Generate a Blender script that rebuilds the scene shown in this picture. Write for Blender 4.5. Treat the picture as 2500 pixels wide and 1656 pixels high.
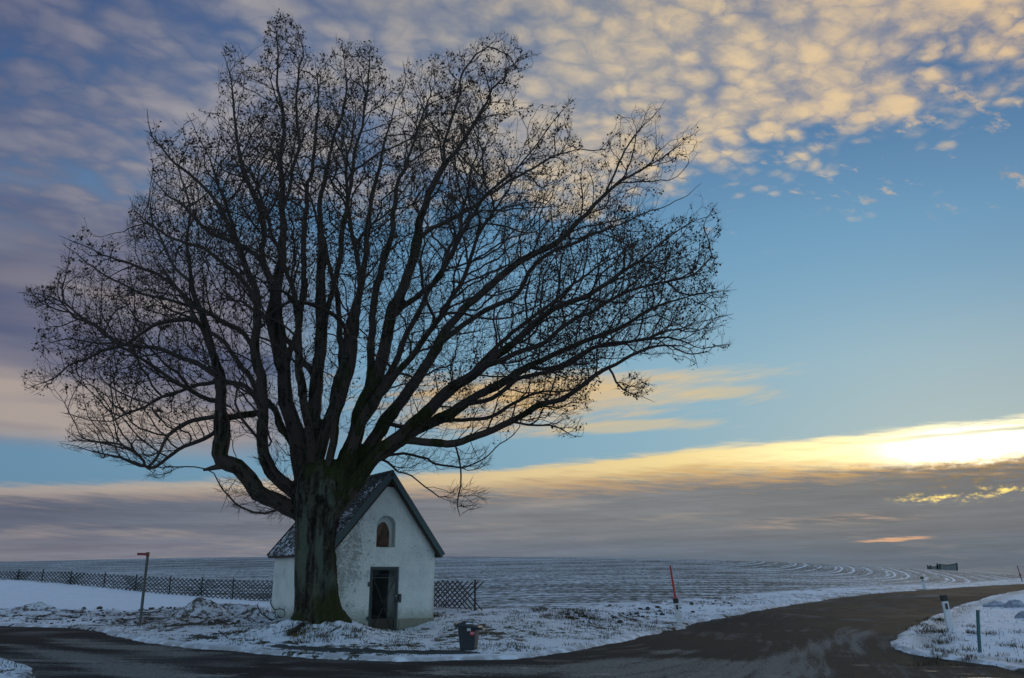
import bpy, math, random
import numpy as np
from mathutils import Vector, Matrix

for o in list(bpy.data.objects): bpy.data.objects.remove(o, do_unlink=True)
SC = bpy.context.scene
R = math.radians

# ---------------------------------------------------------------- camera
FPX = 2077.0; TH = math.atan(577.0 / FPX); EYE = 1.65
cam = bpy.data.cameras.new('camera'); camo = bpy.data.objects.new('camera', cam)
SC.collection.objects.link(camo); SC.camera = camo
cam.sensor_width = 36.0; cam.lens = FPX / 2500.0 * 36.0
camo.location = (0, 0, EYE); camo.rotation_euler = (R(90) + TH, 0, 0)
cam.clip_start = 0.1; cam.clip_end = 6000

# ---------------------------------------------------------------- view
SC.view_settings.view_transform = 'Standard'
SC.view_settings.look = 'None'
SC.view_settings.exposure = 0.0
SC.view_settings.gamma = 1.0
SC.render.engine = 'CYCLES'

# ---------------------------------------------------------------- node helper
class NT:
    def __init__(s, tree): s.t = tree; s.n = tree.nodes; s.l = tree.links
    def node(s, kind, **kw):
        n = s.n.new(kind)
        for k, v in kw.items(): setattr(n, k, v)
        return n
    def put(s, sock, v):
        if v is None: return
        if isinstance(v, tuple) and any(hasattr(q, 'node') for q in v): v = s.xyz(*v)
        if hasattr(v, 'node'): s.l.new(v, sock)
        else:
            try: sock.default_value = v
            except Exception:
                try: sock.default_value = tuple(v)[:3]
                except Exception: sock.default_value = tuple(v) + (1.0,)
    def m(s, op, a, b=None, c=None, clamp=False):
        n = s.node('ShaderNodeMath', operation=op); n.use_clamp = clamp
        s.put(n.inputs[0], a); s.put(n.inputs[1], b); s.put(n.inputs[2], c)
        return n.outputs[0]
    def add(s, a, b): return s.m('ADD', a, b)
    def sub(s, a, b): return s.m('SUBTRACT', a, b)
    def mul(s, a, b): return s.m('MULTIPLY', a, b)
    def mx(s, a, b): return s.m('MAXIMUM', a, b)
    def mn(s, a, b): return s.m('MINIMUM', a, b)
    def ss(s, x, a, b, lo=0.0, hi=1.0):      # smooth step a->b gives lo->hi
        n = s.node('ShaderNodeMapRange'); n.interpolation_type = 'SMOOTHSTEP'
        s.put(n.inputs[0], x)
        if not hasattr(a, 'node') and not hasattr(b, 'node') and a > b: a, b, lo, hi = b, a, hi, lo
        s.put(n.inputs[1], a); s.put(n.inputs[2], b); s.put(n.inputs[3], lo); s.put(n.inputs[4], hi)
        return n.outputs[0]
    def noise(s, vec, scale, detail=4, rough=.5, dist=0.0, out=0):
        n = s.node('ShaderNodeTexNoise'); s.put(n.inputs['Vector'], vec)
        n.inputs['Scale'].default_value = scale; n.inputs['Detail'].default_value = detail
        n.inputs['Roughness'].default_value = rough; n.inputs['Distortion'].default_value = dist
        return n.outputs[out]
    def voro(s, vec, scale, feature='F1', rnd=1.0):
        n = s.node('ShaderNodeTexVoronoi', feature=feature); s.put(n.inputs['Vector'], vec)
        n.inputs['Scale'].default_value = scale; n.inputs['Randomness'].default_value = rnd
        return n
    def xyz(s, x=0., y=0., z=0.):
        n = s.node('ShaderNodeCombineXYZ'); s.put(n.inputs[0], x); s.put(n.inputs[1], y); s.put(n.inputs[2], z)
        return n.outputs[0]
    def sep(s, v):
        n = s.node('ShaderNodeSeparateXYZ'); s.put(n.inputs[0], v); return n.outputs
    def mix(s, f, a, b, mode='MIX', clamp=True):
        n = s.node('ShaderNodeMix', data_type='RGBA', blend_type=mode)
        s.put(n.inputs[0], f); s.put(n.inputs[6], a); s.put(n.inputs[7], b)
        return n.outputs[2]
    def ramp(s, x, stops, interp='LINEAR'):
        n = s.node('ShaderNodeValToRGB'); s.put(n.inputs[0], x); r = n.color_ramp; r.interpolation = interp
        while len(r.elements) > 1: r.elements.remove(r.elements[-1])
        for i, (p, c) in enumerate(stops):
            e = r.elements[0] if i == 0 else r.elements.new(p)
            e.position = p; e.color = tuple(c)[:3] + (1.0,)
        return n.outputs[0]
    def scl(s, v, k):
        n = s.node('ShaderNodeVectorMath', operation='SCALE'); s.put(n.inputs[0], v); s.put(n.inputs[3], k)
        return n.outputs[0]
    def vmul(s, v, k):
        n = s.node('ShaderNodeVectorMath', operation='MULTIPLY'); s.put(n.inputs[0], v); s.put(n.inputs[1], k)
        return n.outputs[0]
    def vadd(s, v, k):
        n = s.node('ShaderNodeVectorMath', operation='ADD'); s.put(n.inputs[0], v); s.put(n.inputs[1], k)
        return n.outputs[0]
def L3(r, g, b):                               # sRGB 0-255 -> linear
    return tuple(((c / 255) / 12.92 if c < 10 else (((c / 255) + .055) / 1.055) ** 2.4) for c in (r, g, b))

# ---------------------------------------------------------------- world
SUN_AZ, SUN_EL = 27.9, 7.6
world = bpy.data.worlds.new('World'); SC.world = world; world.use_nodes = True
W = NT(world.node_tree); W.n.clear()
SKY_STRENGTH = 0.1
def C(r, g, b, k=1.0): return tuple(v * k / SKY_STRENGTH for v in L3(r, g, b)) + (1.0,)
D = W.node('ShaderNodeTexCoord').outputs['Generated']
dx, dy, dz = W.sep(D)
el = W.mul(W.m('ARCSINE', dz), 57.2958)
az = W.mul(W.m('ARCTAN2', dx, dy), 57.2958)
zz = W.add(W.mx(dz, 0.0), 0.06)
pX = W.m('DIVIDE', dx, zz); pY = W.m('DIVIDE', dy, zz)
P = W.xyz(pX, pY, 0.0)
AE = W.xyz(az, el, 0.0)
sky = W.node('ShaderNodeTexSky'); sky.sky_type = 'NISHITA'; sky.sun_disc = False
sky.sun_elevation = R(SUN_EL); sky.sun_rotation = R(SUN_AZ); sky.air_density = 1.0; sky.dust_density = 0.6; sky.ozone_density = 2.0
# clear air: the sky texture under a graded blue (camera's cool grade)
blue_side = W.ramp(W.m('DIVIDE', el, 60.0), [(0.0, C(126, 154, 165)), (.10, C(128, 166, 184)), (.22, C(132, 174, 195)),
                                   (.36, C(110, 156, 188)), (.47, C(84, 124, 164)), (.62, C(62, 92, 140)), (1.0, C(36, 60, 108))])
# azimuthal shade: darker to the left, greyer toward the sun
azl = W.ss(az, -40., 12., .60, 1.0)
azr = W.ss(az, 18., 60., 1.0, .62)
clear = W.mix(1.0, blue_side, W.xyz(azl, W.m('POWER', azl, .8), W.m('POWER', azl, .45)), 'MULTIPLY')
clear = W.mix(1.0, clear, W.xyz(azr, azr, W.m('POWER', azr, .7)), 'MULTIPLY')
warm = W.mul(W.ss(el, 20., 6., 0., .6), W.ss(az, 4., 32., 0., 1.))
clear = W.mix(warm, clear, C(168, 172, 164))
skyc = W.mix(1.0, sky.outputs[0], (0.55, 0.85, 1.25, 1), 'MULTIPLY')
clear = W.mix(0.08, clear, skyc)

def sdot(a0, e0, ra, re):                      # soft elliptical spot in az/el
    u = W.m('DIVIDE', W.sub(az, a0), ra); v = W.m('DIVIDE', W.sub(el, e0), re)
    r2 = W.add(W.mul(u, u), W.mul(v, v))
    return W.m('EXPONENT', W.mul(r2, -1.0))

# ---- altocumulus deck on a flat layer, ending along a slanting edge
wob = W.sub(W.noise(P, 3.0, 3, .5), .5)
edge = W.add(W.sub(2.32, W.mul(W.mx(pX, .15), .79)), W.mul(W.mx(W.sub(-.72, pX), 0.), 1.6))
edist = W.sub(W.add(edge, W.mul(wob, .60)), pY)              # >0 inside the deck
ang = R(38)                                              # streets run along this direction in the layer
su = W.add(W.mul(pX, math.cos(ang)), W.mul(pY, math.sin(ang)))
sv = W.sub(W.mul(pY, math.cos(ang)), W.mul(pX, math.sin(ang)))
leftness = W.ss(pX, .25, -.55)
warp = W.noise(P, 10.0, 3, .55, out=1)
Pw = W.vadd(W.xyz(W.mul(su, .80), sv, 3.1), W.scl(warp, .075))
def cloudlets(off, sc_):
    v = W.voro(W.vadd(Pw, off), sc_, 'F1'); d_ = v.outputs['Distance']
    return W.mul(W.ss(d_, .80, .0), W.add(.55, W.mul(W.sep(v.outputs['Color'])[0], .45)))
puff = W.mx(cloudlets((0., 0., 0.), 19.), cloudlets((5.3, 2.7, 0.), 15.))
puffL = cloudlets((3.3, 1.7, 0.), 9.5)
puff = W.add(W.mul(puff, W.sub(1., W.mul(leftness, .6))), W.mul(puffL, W.mul(leftness, .6)))
nf1 = W.noise(Pw, 38., 5, .64); n2 = W.noise(P, 4.2, 3, .5); n2b = W.noise(W.xyz(W.mul(su, .5), sv, 1.), 9., 4, .55)
inside_ = W.ss(edist, -.10, .55)
dens = W.add(W.sub(W.mul(inside_, 1.12), W.mul(leftness, .16)), W.add(W.mul(W.sub(n2, .5), 1.15), W.add(W.mul(W.sub(n2b, .5), W.sub(1.0, W.mul(leftness, .75))), W.add(W.mul(W.sub(puff, .45), W.add(.55, W.mul(leftness, .25))), W.mul(W.sub(nf1, .5), W.sub(.35, W.mul(leftness, .2)))))))
cov1 = W.mul(W.ss(dens, .18, .98), W.ss(edist, -.55, -.2))
# isolated scraps beyond the edge
scr = W.mul(W.ss(W.add(W.noise(W.xyz(W.mul(su, .5), sv, 5.), 17., 5, .6), W.mul(W.ss(W.noise(P, 3.2, 1, .5), .40, .66), .12)), .62, .76), 1.)
scr = W.mul(scr, W.mul(W.ss(pY, 2.0, 1.8), W.ss(pX, .45, .62)))
cov1 = W.mx(cov1, W.mul(scr, .8))
cov1 = W.mul(cov1, W.ss(az, -38., -22., .85, 1.0))
cov1 = W.mul(cov1, W.ss(el, 8.5, 12.))
lit = W.add(W.mul(puff, W.add(.70, W.mul(leftness, .25))), W.add(W.mul(W.sub(nf1, .5), W.sub(.75, W.mul(leftness, .5))), W.add(W.mul(W.sub(n2, .5), .9), W.add(W.mul(W.sub(n2b, .5), W.sub(.7, W.mul(leftness, .55))), W.mul(W.ss(edist, 1.0, .1), .25)))))
lit = W.ss(lit, -.10, .95)
az_t = W.m('DIVIDE', W.add(az, 45.), 90., clamp=True)
c_dark = W.ramp(az_t, [(0.10, C(68, 82, 120)), (.3, C(106, 118, 146)), (.55, C(136, 144, 158)), (.8, C(142, 144, 156)), (1., C(124, 124, 136))])
c_lite = W.ramp(az_t, [(0.10, C(124, 122, 138)), (.26, C(166, 161, 164)), (.45, C(192, 181, 166)), (.66, C(232, 206, 164)), (.86, C(228, 198, 156)), (1., C(196, 168, 140))])
c1 = W.mix(lit, c_dark, c_lite)
topdim = W.ss(el, 31., 44., 1.0, .82)
c1 = W.mix(1.0, c1, W.xyz(topdim, topdim, topdim), 'MULTIPLY')
col = W.mix(W.mul(cov1, .95), clear, c1)

# ---- grey veil low on the left
nv = W.noise(W.vmul(AE, (.05, .34, 1.)), 1.0, 3, .45)
veil = W.mul(W.ss(W.add(az, W.mul(W.sub(nv, .5), 8.)), -9., -19.), W.ss(el, 25., 17.))
lo = W.ss(W.add(el, W.mul(W.sub(nv, .5), 1.6)), 6.9, 8.6)
veil = W.mul(veil, lo)
cv = W.ramp(W.add(W.mul(nv, 1.0), W.mul(sdot(-24., 9.2, 14., 1.3), .22)), [(.36, C(90, 96, 124)), (.55, C(124, 122, 136)), (.72, C(172, 158, 150))])
col = W.mix(W.mul(veil, .95), col, cv)

# ---- golden streak cloud behind the branches
ns = W.noise(W.vmul(W.vadd(AE, (0, 0, 4.)), (.07, .5, 1.)), 1.0, 5, .55)
elt = W.sub(el, W.mul(az, .05))
st = W.m('EXPONENT', W.mul(W.add(W.m('POWER', W.m('DIVIDE', W.sub(az, 2.), 15.), 2.), W.m('POWER', W.m('DIVIDE', W.sub(elt, 11.2), 1.9), 2.)), -1.))
st = W.ss(W.add(st, W.add(W.mul(W.sub(ns, .5), 1.6), W.mul(W.sub(W.noise(W.vmul(W.vadd(AE, (0, W.mul(az, -.12), 5.)), (.22, 2.2, 1.)), 1., 6, .65), .5), .9))), .28, .95)
col = W.mix(W.mul(st, .88), col, W.ramp(az_t, [(.2, C(150, 134, 124)), (.5, C(224, 184, 122)), (.7, C(214, 196, 158))]))
ns2 = W.noise(W.vmul(W.vadd(AE, (3., W.mul(az, -.16), 9.)), (.09, .9, 1.)), 1.0, 5, .6)
st2 = W.add(sdot(7., 9.6, 7.5, .55), W.mul(sdot(14.5, 11.5, 5., .7), 1.0))
st2 = W.ss(W.add(st2, W.mul(W.sub(ns2, .5), 2.0)), .45, .95)
col = W.mix(W.mul(st2, .65), col, C(208, 190, 152))

# ---- stratus bank along the horizon, gold along its sunlit crest
topl = W.add(W.sub(W.add(6.9, W.mul(W.mx(az, 0.), .098)), W.mul(W.mx(W.sub(az, 12.3), 0.), .058)), W.mul(W.mn(az, 0.), .06))
nb = W.noise(W.vmul(W.vadd(AE, (0, W.mul(az, -.05), 2.)), (.13, 1.0, 1.)), 1.0, 6, .6)
nb2 = W.noise(W.vmul(W.vadd(AE, (0, W.mul(az, -.07), 7.)), (.16, 1.6, 1.)), 1.0, 7, .62)
nb3 = W.noise(W.vmul(W.vadd(AE, (0, W.mul(az, .10), 1.)), (.22, 3.6, 1.)), 1.0, 6, .62)
h = W.sub(topl, el)                                    # degrees below the crest
bank = W.ss(W.add(h, W.add(W.mul(W.sub(nb2, .5), 1.1), W.mul(W.sub(nb3, .5), .7))), -.22, .40)
base_c = W.ramp(az_t, [(.1, C(90, 95, 114)), (.3, C(108, 112, 124)), (.5, C(122, 124, 128)), (.72, C(108, 112, 120)), (.9, C(92, 98, 112))])
low_c = W.ramp(az_t, [(.1, C(124, 122, 132)), (.35, C(124, 126, 138)), (.6, C(92, 106, 124)), (.9, C(76, 92, 112))])
bc = W.mix(W.ss(el, 3.4, .6), base_c, low_c)
# soft streaks inside the bank
stk = W.ss(W.add(W.add(W.mul(nb, .7), W.mul(nb3, .3)), W.mul(W.sub(W.noise(W.vmul(AE, (.05, .3, 1.)), 1., 2, .5), .5), .5)), .52, .74)
lay = W.noise(W.vmul(W.vadd(AE, (5., W.mul(az, -.03), 3.)), (.10, 1.9, 1.)), 1.0, 8, .66)
lay2 = W.noise(W.vmul(W.vadd(AE, (1., W.mul(az, .06), 6.)), (.34, 4.5, 1.)), 1.0, 5, .62)
lv_ = W.add(.38, W.add(W.mul(lay, .95), W.mul(lay2, .30)))
bc = W.mix(1.0, bc, W.xyz(lv_, W.mul(lv_, .995), W.add(.10, W.mul(lv_, .9))), 'MULTIPLY')
bc = W.mix(W.mul(stk, .55), bc, W.ramp(az_t, [(.1, C(156, 144, 142)), (.45, C(170, 158, 148)), (.8, C(140, 134, 134))]))
# gold crest: thickness grows toward the sun
thick = W.ramp(az_t, [(.1, (.11,)*3), (.35, (.13,)*3), (.52, (.20,)*3), (.7, (.25,)*3), (.85, (.27,)*3), (1., (.25,)*3)])
hh = W.m('DIVIDE', W.add(h, W.add(W.mul(W.sub(nb2, .5), 1.3), W.mul(W.sub(nb3, .5), 1.6))), W.mul(thick, 10.))
gold = W.ss(W.add(hh, W.mul(W.sub(lay2, .5), 1.1)), 1.25, .50)
gcol = W.ramp(az_t, [(.1, C(160, 150, 148)), (.3, C(184, 170, 154)), (.45, C(214, 190, 148)), (.62, C(240, 214, 150)), (.78, C(252, 232, 170, 1.1)), (.9, C(255, 242, 196, 1.25))])
gdark = W.ramp(az_t, [(.1, C(120, 118, 130)), (.45, C(170, 148, 128)), (.7, C(206, 160, 96)), (.9, C(226, 170, 84))])
gc = W.mix(W.ss(W.add(W.add(W.mul(nb2, .5), W.mul(nb3, .5)), W.mul(W.ss(hh, 1.0, .1), .22)), .48, .72), gdark, gcol)
bc = W.mix(gold, bc, gc)
# blue slit under the crest near the sun
slit = W.mul(W.ss(W.m('ABSOLUTE', W.sub(W.add(el, W.mul(W.sub(nb3, .5), .35)), W.add(8.12, W.mul(W.sub(az, 28.), .03)))), .20, .05), W.ss(az, 20., 27.))
bc = W.mix(W.mul(slit, .8), bc, C(150, 165, 160))
# breaks below the sun
mot = W.noise(W.vmul(AE, (1.1, 2.6, 1.)), 1.0, 6, .68)
dk = W.mul(sdot(30., 5.6, 5.5, .9), W.ss(mot, .40, .62)); bc = W.mix(W.mul(dk, .75), bc, C(104, 92, 82))
dk2 = W.mul(sdot(29.5, 5.7, 5.5, 1.1), W.ss(mot, .48, .80)); bc = W.mix(W.mul(dk2, .3), bc, C(232, 186, 92))
br = W.mul(W.add(sdot(26.4, 4.45, 2.6, .40), sdot(30.4, 4.75, 2.6, .42)), W.ss(mot, .40, .74))
bc = W.mix(W.ss(br, .05, 1.1), bc, C(255, 222, 120, 1.4))
elb = W.add(W.sub(el, W.mul(W.sub(az, 24.), .05)), W.mul(W.sub(lay2, .5), .45))
br2 = W.m('EXPONENT', W.mul(W.add(W.m('POWER', W.m('DIVIDE', W.sub(az, 23.6), 2.2), 2.), W.m('POWER', W.m('DIVIDE', W.sub(elb, 2.1), .12), 2.)), -1.))
bc = W.mix(W.mul(W.ss(br2, .2, .8), .8), bc, C(226, 172, 132))
br3 = W.mul(W.mul(W.add(sdot(17.5, 3.1, 2.2, .30), sdot(22.5, 3.4, 2.0, .26)), W.ss(lay2, .42, .66)), .75)
bc = W.mix(br3, bc, C(190, 160, 140))
col = W.mix(W.mul(bank, .97), col, bc)
# the sun burning through the thin crest
thin = W.mul(W.mul(W.ss(W.add(h, W.add(W.mul(W.sub(nb2, .5), 1.2), W.mul(W.sub(mot, .5), 1.2))), 2.6, 1.5), bank), W.sub(1., W.mul(slit, .75)))
core = W.mul(sdot(28.2, 7.1, 3.2, 1.0), thin)
halo = W.mul(sdot(26.8, 7.2, 9.0, 1.5), thin)
glow = sdot(28., 7.5, 22., 9.)
gl = W.mix(1.0, W.xyz(W.mul(glow, .55), W.mul(glow, .42), W.mul(glow, .14)), (1, 1, 1, 1), 'MULTIPLY')
hl = W.xyz(W.mul(halo, 6.0), W.mul(halo, 5.2), W.mul(halo, 3.2))
cr = W.xyz(W.mul(core, 40.), W.mul(core, 36.), W.mul(core, 26.))
col = W.mix(1.0, col, W.vadd(W.vadd(gl, hl), cr), 'ADD')
# unseen sky behind the viewer: pale-to-blue gradient made up to light snow and chapel
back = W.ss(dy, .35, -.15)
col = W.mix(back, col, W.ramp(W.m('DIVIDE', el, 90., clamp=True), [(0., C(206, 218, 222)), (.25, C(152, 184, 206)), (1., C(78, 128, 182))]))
col = W.mix(W.ss(el, 0.2, -1.5), col, C(60, 66, 80))
world.cycles.sampling_method = 'MANUAL'; world.cycles.sample_map_resolution = 512
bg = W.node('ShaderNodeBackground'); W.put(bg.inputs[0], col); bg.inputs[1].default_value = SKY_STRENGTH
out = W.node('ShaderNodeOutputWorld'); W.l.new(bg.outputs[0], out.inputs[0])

# ---------------------------------------------------------------- sun (veiled by the cloud bank)
sl = bpy.data.lights.new('sun', 'SUN'); sl.energy = 0.3; sl.angle = R(12); sl.color = (1.0, .84, .62)
slo = bpy.data.objects.new('sun', sl); SC.collection.objects.link(slo)
sd = Vector((math.sin(R(SUN_AZ)) * math.cos(R(SUN_EL)), math.cos(R(SUN_AZ)) * math.cos(R(SUN_EL)), math.sin(R(SUN_EL))))
slo.rotation_euler = sd.to_track_quat('Z', 'Y').to_euler()

# ================================================================ helpers
rng = np.random.default_rng(11); random.seed(5)
CT, ST = math.cos(TH), math.sin(TH)
def ray(px, py):
    a = (px - 1250) / FPX; b = (828 - py) / FPX
    return np.array([a, CT - b * ST, ST + b * CT])
def at(px, py, Y):                              # point of the sight line at distance Y
    d = ray(px, py); return np.array([0, 0, EYE]) + d * (Y / d[1])

def tag(o, label=None, cat=None, group=None, kind=None):
    if label: o['label'] = label
    if cat: o['category'] = cat
    if group: o['group'] = group
    if kind: o['kind'] = kind
    return o
def empty(name, loc, rz=0, label=None, cat=None, group=None):
    o = bpy.data.objects.new(name, None); SC.collection.objects.link(o)
    o.location = tuple(float(v) for v in loc); o.rotation_euler = (0, 0, rz); o.empty_display_size = .2
    return tag(o, label, cat, group)
def link_mesh(name, me, mat=None, parent=None):
    o = bpy.data.objects.new(name, me); SC.collection.objects.link(o)
    if mat: me.materials.append(mat)
    if parent: o.parent = parent
    return o
def fast_mesh(name, V, F, smooth=False):        # V (n,3); F (m,k) all faces of k corners
    me = bpy.data.meshes.new(name); V = np.asarray(V, np.float32); F = np.asarray(F, np.int32)
    k = F.shape[1]
    me.vertices.add(len(V)); me.vertices.foreach_set('co', V.ravel())
    me.loops.add(F.size); me.loops.foreach_set('vertex_index', F.ravel())
    me.polygons.add(len(F)); me.polygons.foreach_set('loop_start', np.arange(0, F.size, k, dtype=np.int32))
    me.polygons.foreach_set('loop_total', np.full(len(F), k, np.int32))
    me.polygons.foreach_set('use_smooth', np.full(len(F), smooth, bool))
    me.update(calc_edges=True); me.validate()
    return me
class MB:
    def __init__(s): s.v = []; s.f = []
    def add(s, V, F):
        b = len(s.v); s.v += [tuple(map(float, p)) for p in V]; s.f += [tuple(int(i) + b for i in f) for f in F]; return s
    def box(s, c, size, M=None):
        x, y, z = [q / 2 for q in size]
        V = [(-x, -y, -z), (x, -y, -z), (x, y, -z), (-x, y, -z), (-x, -y, z), (x, -y, z), (x, y, z), (-x, y, z)]
        if M is not None: V = [tuple(M @ Vector(p)) for p in V]
        V = [(p[0] + c[0], p[1] + c[1], p[2] + c[2]) for p in V]
        return s.add(V, [(0, 3, 2, 1), (4, 5, 6, 7), (0, 1, 5, 4), (1, 2, 6, 5), (2, 3, 7, 6), (3, 0, 4, 7)])
    def bar(s, a, b, w, d=None, up=(0, 0, 1)):    # rectangular bar from a to b
        a, b = Vector(a), Vector(b); t = (b - a); L = t.length; t.normalize(); up = Vector(up)
        x = t.cross(up)
        if x.length < 1e-4: x = t.cross(Vector((0, 1, 0)))
        x.normalize(); y = x.cross(t)
        d = d or w
        V = []
        for q in (a, b):
            for i, j in ((-1, -1), (1, -1), (1, 1), (-1, 1)): V.append(tuple(q + x * (i * w / 2) + y * (j * d / 2)))
        return s.add(V, [(0, 3, 2, 1), (4, 5, 6, 7), (0, 1, 5, 4), (1, 2, 6, 5), (2, 3, 7, 6), (3, 0, 4, 7)])
    def tube(s, pts, rad, n=8, cap=True):
        pts = [Vector(p) for p in pts]
        if not hasattr(rad, '__len__'): rad = [rad] * len(pts)
        V = []; F = []; ref = Vector((.31, .2, .93)); prev = None
        for i, p in enumerate(pts):
            t = (pts[min(i + 1, len(pts) - 1)] - pts[max(i - 1, 0)]).normalized()
            x = prev - t * prev.dot(t) if prev is not None else t.cross(ref)
            if x.length < 1e-5: x = t.cross(Vector((1, 0, 0)))
            x.normalize(); prev = x; y = t.cross(x)
            for k in range(n):
                a = 2 * math.pi * k / n; V.append(tuple(p + (x * math.cos(a) + y * math.sin(a)) * rad[i]))
        for i in range(len(pts) - 1):
            for k in range(n):
                F.append((i * n + k, i * n + (k + 1) % n, (i + 1) * n + (k + 1) % n, (i + 1) * n + k))
        if cap: F.append(tuple(range(n))[::-1]); F.append(tuple(range((len(pts) - 1) * n, len(pts) * n)))
        return s.add(V, F)
    def prism(s, poly, f0, f1):                   # poly of 2D points, f(p)->3D for both ends
        n = len(poly); V = [f0(p) for p in poly] + [f1(p) for p in poly]
        F = [tuple(range(n))[::-1], tuple(range(n, 2 * n))] + [(i, (i + 1) % n, n + (i + 1) % n, n + i) for i in range(n)]
        return s.add(V, F)
    def build(s, name, mat=None, parent=None, smooth=False, bevel=0):
        me = bpy.data.meshes.new(name); me.from_pydata(s.v, [], s.f); me.validate(); me.update()
        if smooth: me.polygons.foreach_set('use_smooth', [True] * len(me.polygons))
        o = link_mesh(name, me, mat, parent)
        if bevel:
            m = o.modifiers.new('bevel', 'BEVEL'); m.width = bevel; m.segments = 2; m.limit_method = 'ANGLE'; m.angle_limit = R(40)
        return o
def bake(o):                                     # apply modifiers by copying the evaluated mesh
    dg = bpy.context.evaluated_depsgraph_get(); dg.update()
    me = bpy.data.meshes.new_from_object(o.evaluated_get(dg)); o.modifiers.clear(); old = o.data; o.data = me
    bpy.data.meshes.remove(old); return o

# numpy value noise
_perm = rng.permutation(4096)
def _h(ix, iy, iz): return _perm[(_perm[(_perm[ix & 4095] + iy) & 4095] + iz) & 4095] / 4095.0
def vnoise(x, y, z=None):
    x = np.asarray(x, float); y = np.asarray(y, float); z = np.zeros_like(x) if z is None else z
    ix, iy, iz = np.floor(x).astype(int), np.floor(y).astype(int), np.floor(z).astype(int)
    fx, fy, fz = x - ix, y - iy, z - iz
    fx = fx * fx * (3 - 2 * fx); fy = fy * fy * (3 - 2 * fy); fz = fz * fz * (3 - 2 * fz)
    def L(a, b, t): return a + (b - a) * t
    r = L(L(L(_h(ix, iy, iz), _h(ix + 1, iy, iz), fx), L(_h(ix, iy + 1, iz), _h(ix + 1, iy + 1, iz), fx), fy),
          L(L(_h(ix, iy, iz + 1), _h(ix + 1, iy, iz + 1), fx), L(_h(ix, iy + 1, iz + 1), _h(ix + 1, iy + 1, iz + 1), fx), fy), fz)
    return r * 2 - 1
def fbm(x, y, s, o=4, z=None, g=.5):
    t = 0; a = 1; n = 0
    for i in range(o):
        t = t + a * vnoise(x * s + 17 * i, y * s - 9 * i, None if z is None else z * s + 3 * i); n += a; a *= g; s *= 2.03
    return t / n
def sstep(x, a, b):
    t = np.clip((x - a) / (b - a), 0, 1); return t * t * (3 - 2 * t)

# ================================================================ terrain shape
CP = [(-25, 12, -.15), (0, 10, -.32), (12, 10, -.45), (-8, 17, -.12), (0, 17, -.2), (8, 17, -.28), (18, 17, -.4), (-14, 20, .0), (-.95, 21, .0),
      (5, 22, -.12), (11.4, 22, -.12), (20, 22, -.1), (5.6, 30, .05), (12.2, 25, .12), (18, 28, .2), (14, 36, .12), (22, 45, .25), (30, 65, .64), (45, 82, .82), (57.5, 100, .98),
      (26, 50, .55), (48, 75, 1.0), (75, 100, 1.6), (30, 34, .5), (-11.2, 27, .15), (-20, 27, .1), (-30, 30, .2), (-4.1, 25.9, .18), (-3.3, 26.4, .08), (-2.3, 27, .33), (-7, 29, .32),
      (-1.8, 30, .5), (-11.6, 43, .42), (-30.5, 52, 1.48), (-22, 47.5, .98), (-36, 63, 1.62), (2.3, 33, .52), (7, 36, .5), (-20, 36, .2), (-9.5, 31, .25), (-1, 45, .85), (10, 50, .85), (-45, 60, 1.55),
      (0, 80, 2.15), (-40, 100, 2.5), (35, 95, 1.7), (20, 70, 1.3), (-80, 110, 2.6), (-5.1, 23.6, .2), (-7.5, 23, .08), (-3, 23.3, .05)]
SK = [(-500, 1378), (0, 1372.5), (350, 1364.5), (700, 1360.5), (1060, 1361), (1250, 1362), (1600, 1366), (1900, 1374), (2200, 1387), (2350, 1394), (2500, 1402.5), (2900, 1412)]
for px, py in SK:                               # crest of the field
    q = at(px, py, 150 if px < 2300 else 140); CP.append(tuple(q))
    CP.append((q[0] * 1.35, 203, q[2] - 1.8)); CP.append((q[0] * 1.9, 285, q[2] - 9.))
CP = np.array(CP)
def _uv(X, Y):
    Yc = np.clip(Y, 10, 285); return np.clip(X / Yc, -1.15, 1.15) * 1.3, np.log(Yc)
def _phi(r2): return .5 * r2 * np.log(r2 + 1e-9)
_cu, _cv = _uv(CP[:, 0], CP[:, 1]); _n = len(CP)
_A = _phi((_cu[:, None] - _cu) ** 2 + (_cv[:, None] - _cv) ** 2) + np.eye(_n) * 2e-4
_Pm = np.c_[np.ones(_n), _cu, _cv]
_sol = np.linalg.solve(np.block([[_A, _Pm], [_Pm.T, np.zeros((3, 3))]]), np.r_[CP[:, 2], 0, 0, 0])
def base_z(X, Y):
    X = np.asarray(X, float); Y = np.asarray(Y, float); sh = X.shape; X = X.ravel(); Y = Y.ravel()
    u, v = _uv(X, Y); out = _sol[_n] + _sol[_n + 1] * u + _sol[_n + 2] * v
    for i in range(_n): out = out + _sol[i] * _phi((u - _cu[i]) ** 2 + (v - _cv[i]) ** 2)
    far = sstep(Y, 270, 420); out = out * (1 - far) + -10. * far
    dd = (X + 5.15) ** 2 / 1.5 ** 2 + (Y - 23.65) ** 2 / 1.05 ** 2          # mound round the tree
    out = out + .46 * np.exp(-dd) + .07 * np.exp(-((X + 6.8) ** 2 / 1.5 ** 2 + (Y - 22.6) ** 2 / .9 ** 2))
    return out.reshape(sh)
_ys = np.exp(np.linspace(math.log(7), math.log(280), 1500))
def G(px, py, Ymin=7):                           # where the sight line meets the ground
    d = ray(px, py); P_ = np.array([0, 0, EYE])[None] + d[None] * (_ys / d[1])[:, None]
    ok = np.nonzero((P_[:, 2] < base_z(P_[:, 0], P_[:, 1])) & (_ys > Ymin))[0]
    i = ok[0] if len(ok) else 1200
    return P_[i]
def gz(x, y): return float(ground_z(np.array([x]), np.array([y]))[0])
def poly_px(pts): return np.array([G(*p)[:2] for p in pts])
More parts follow.
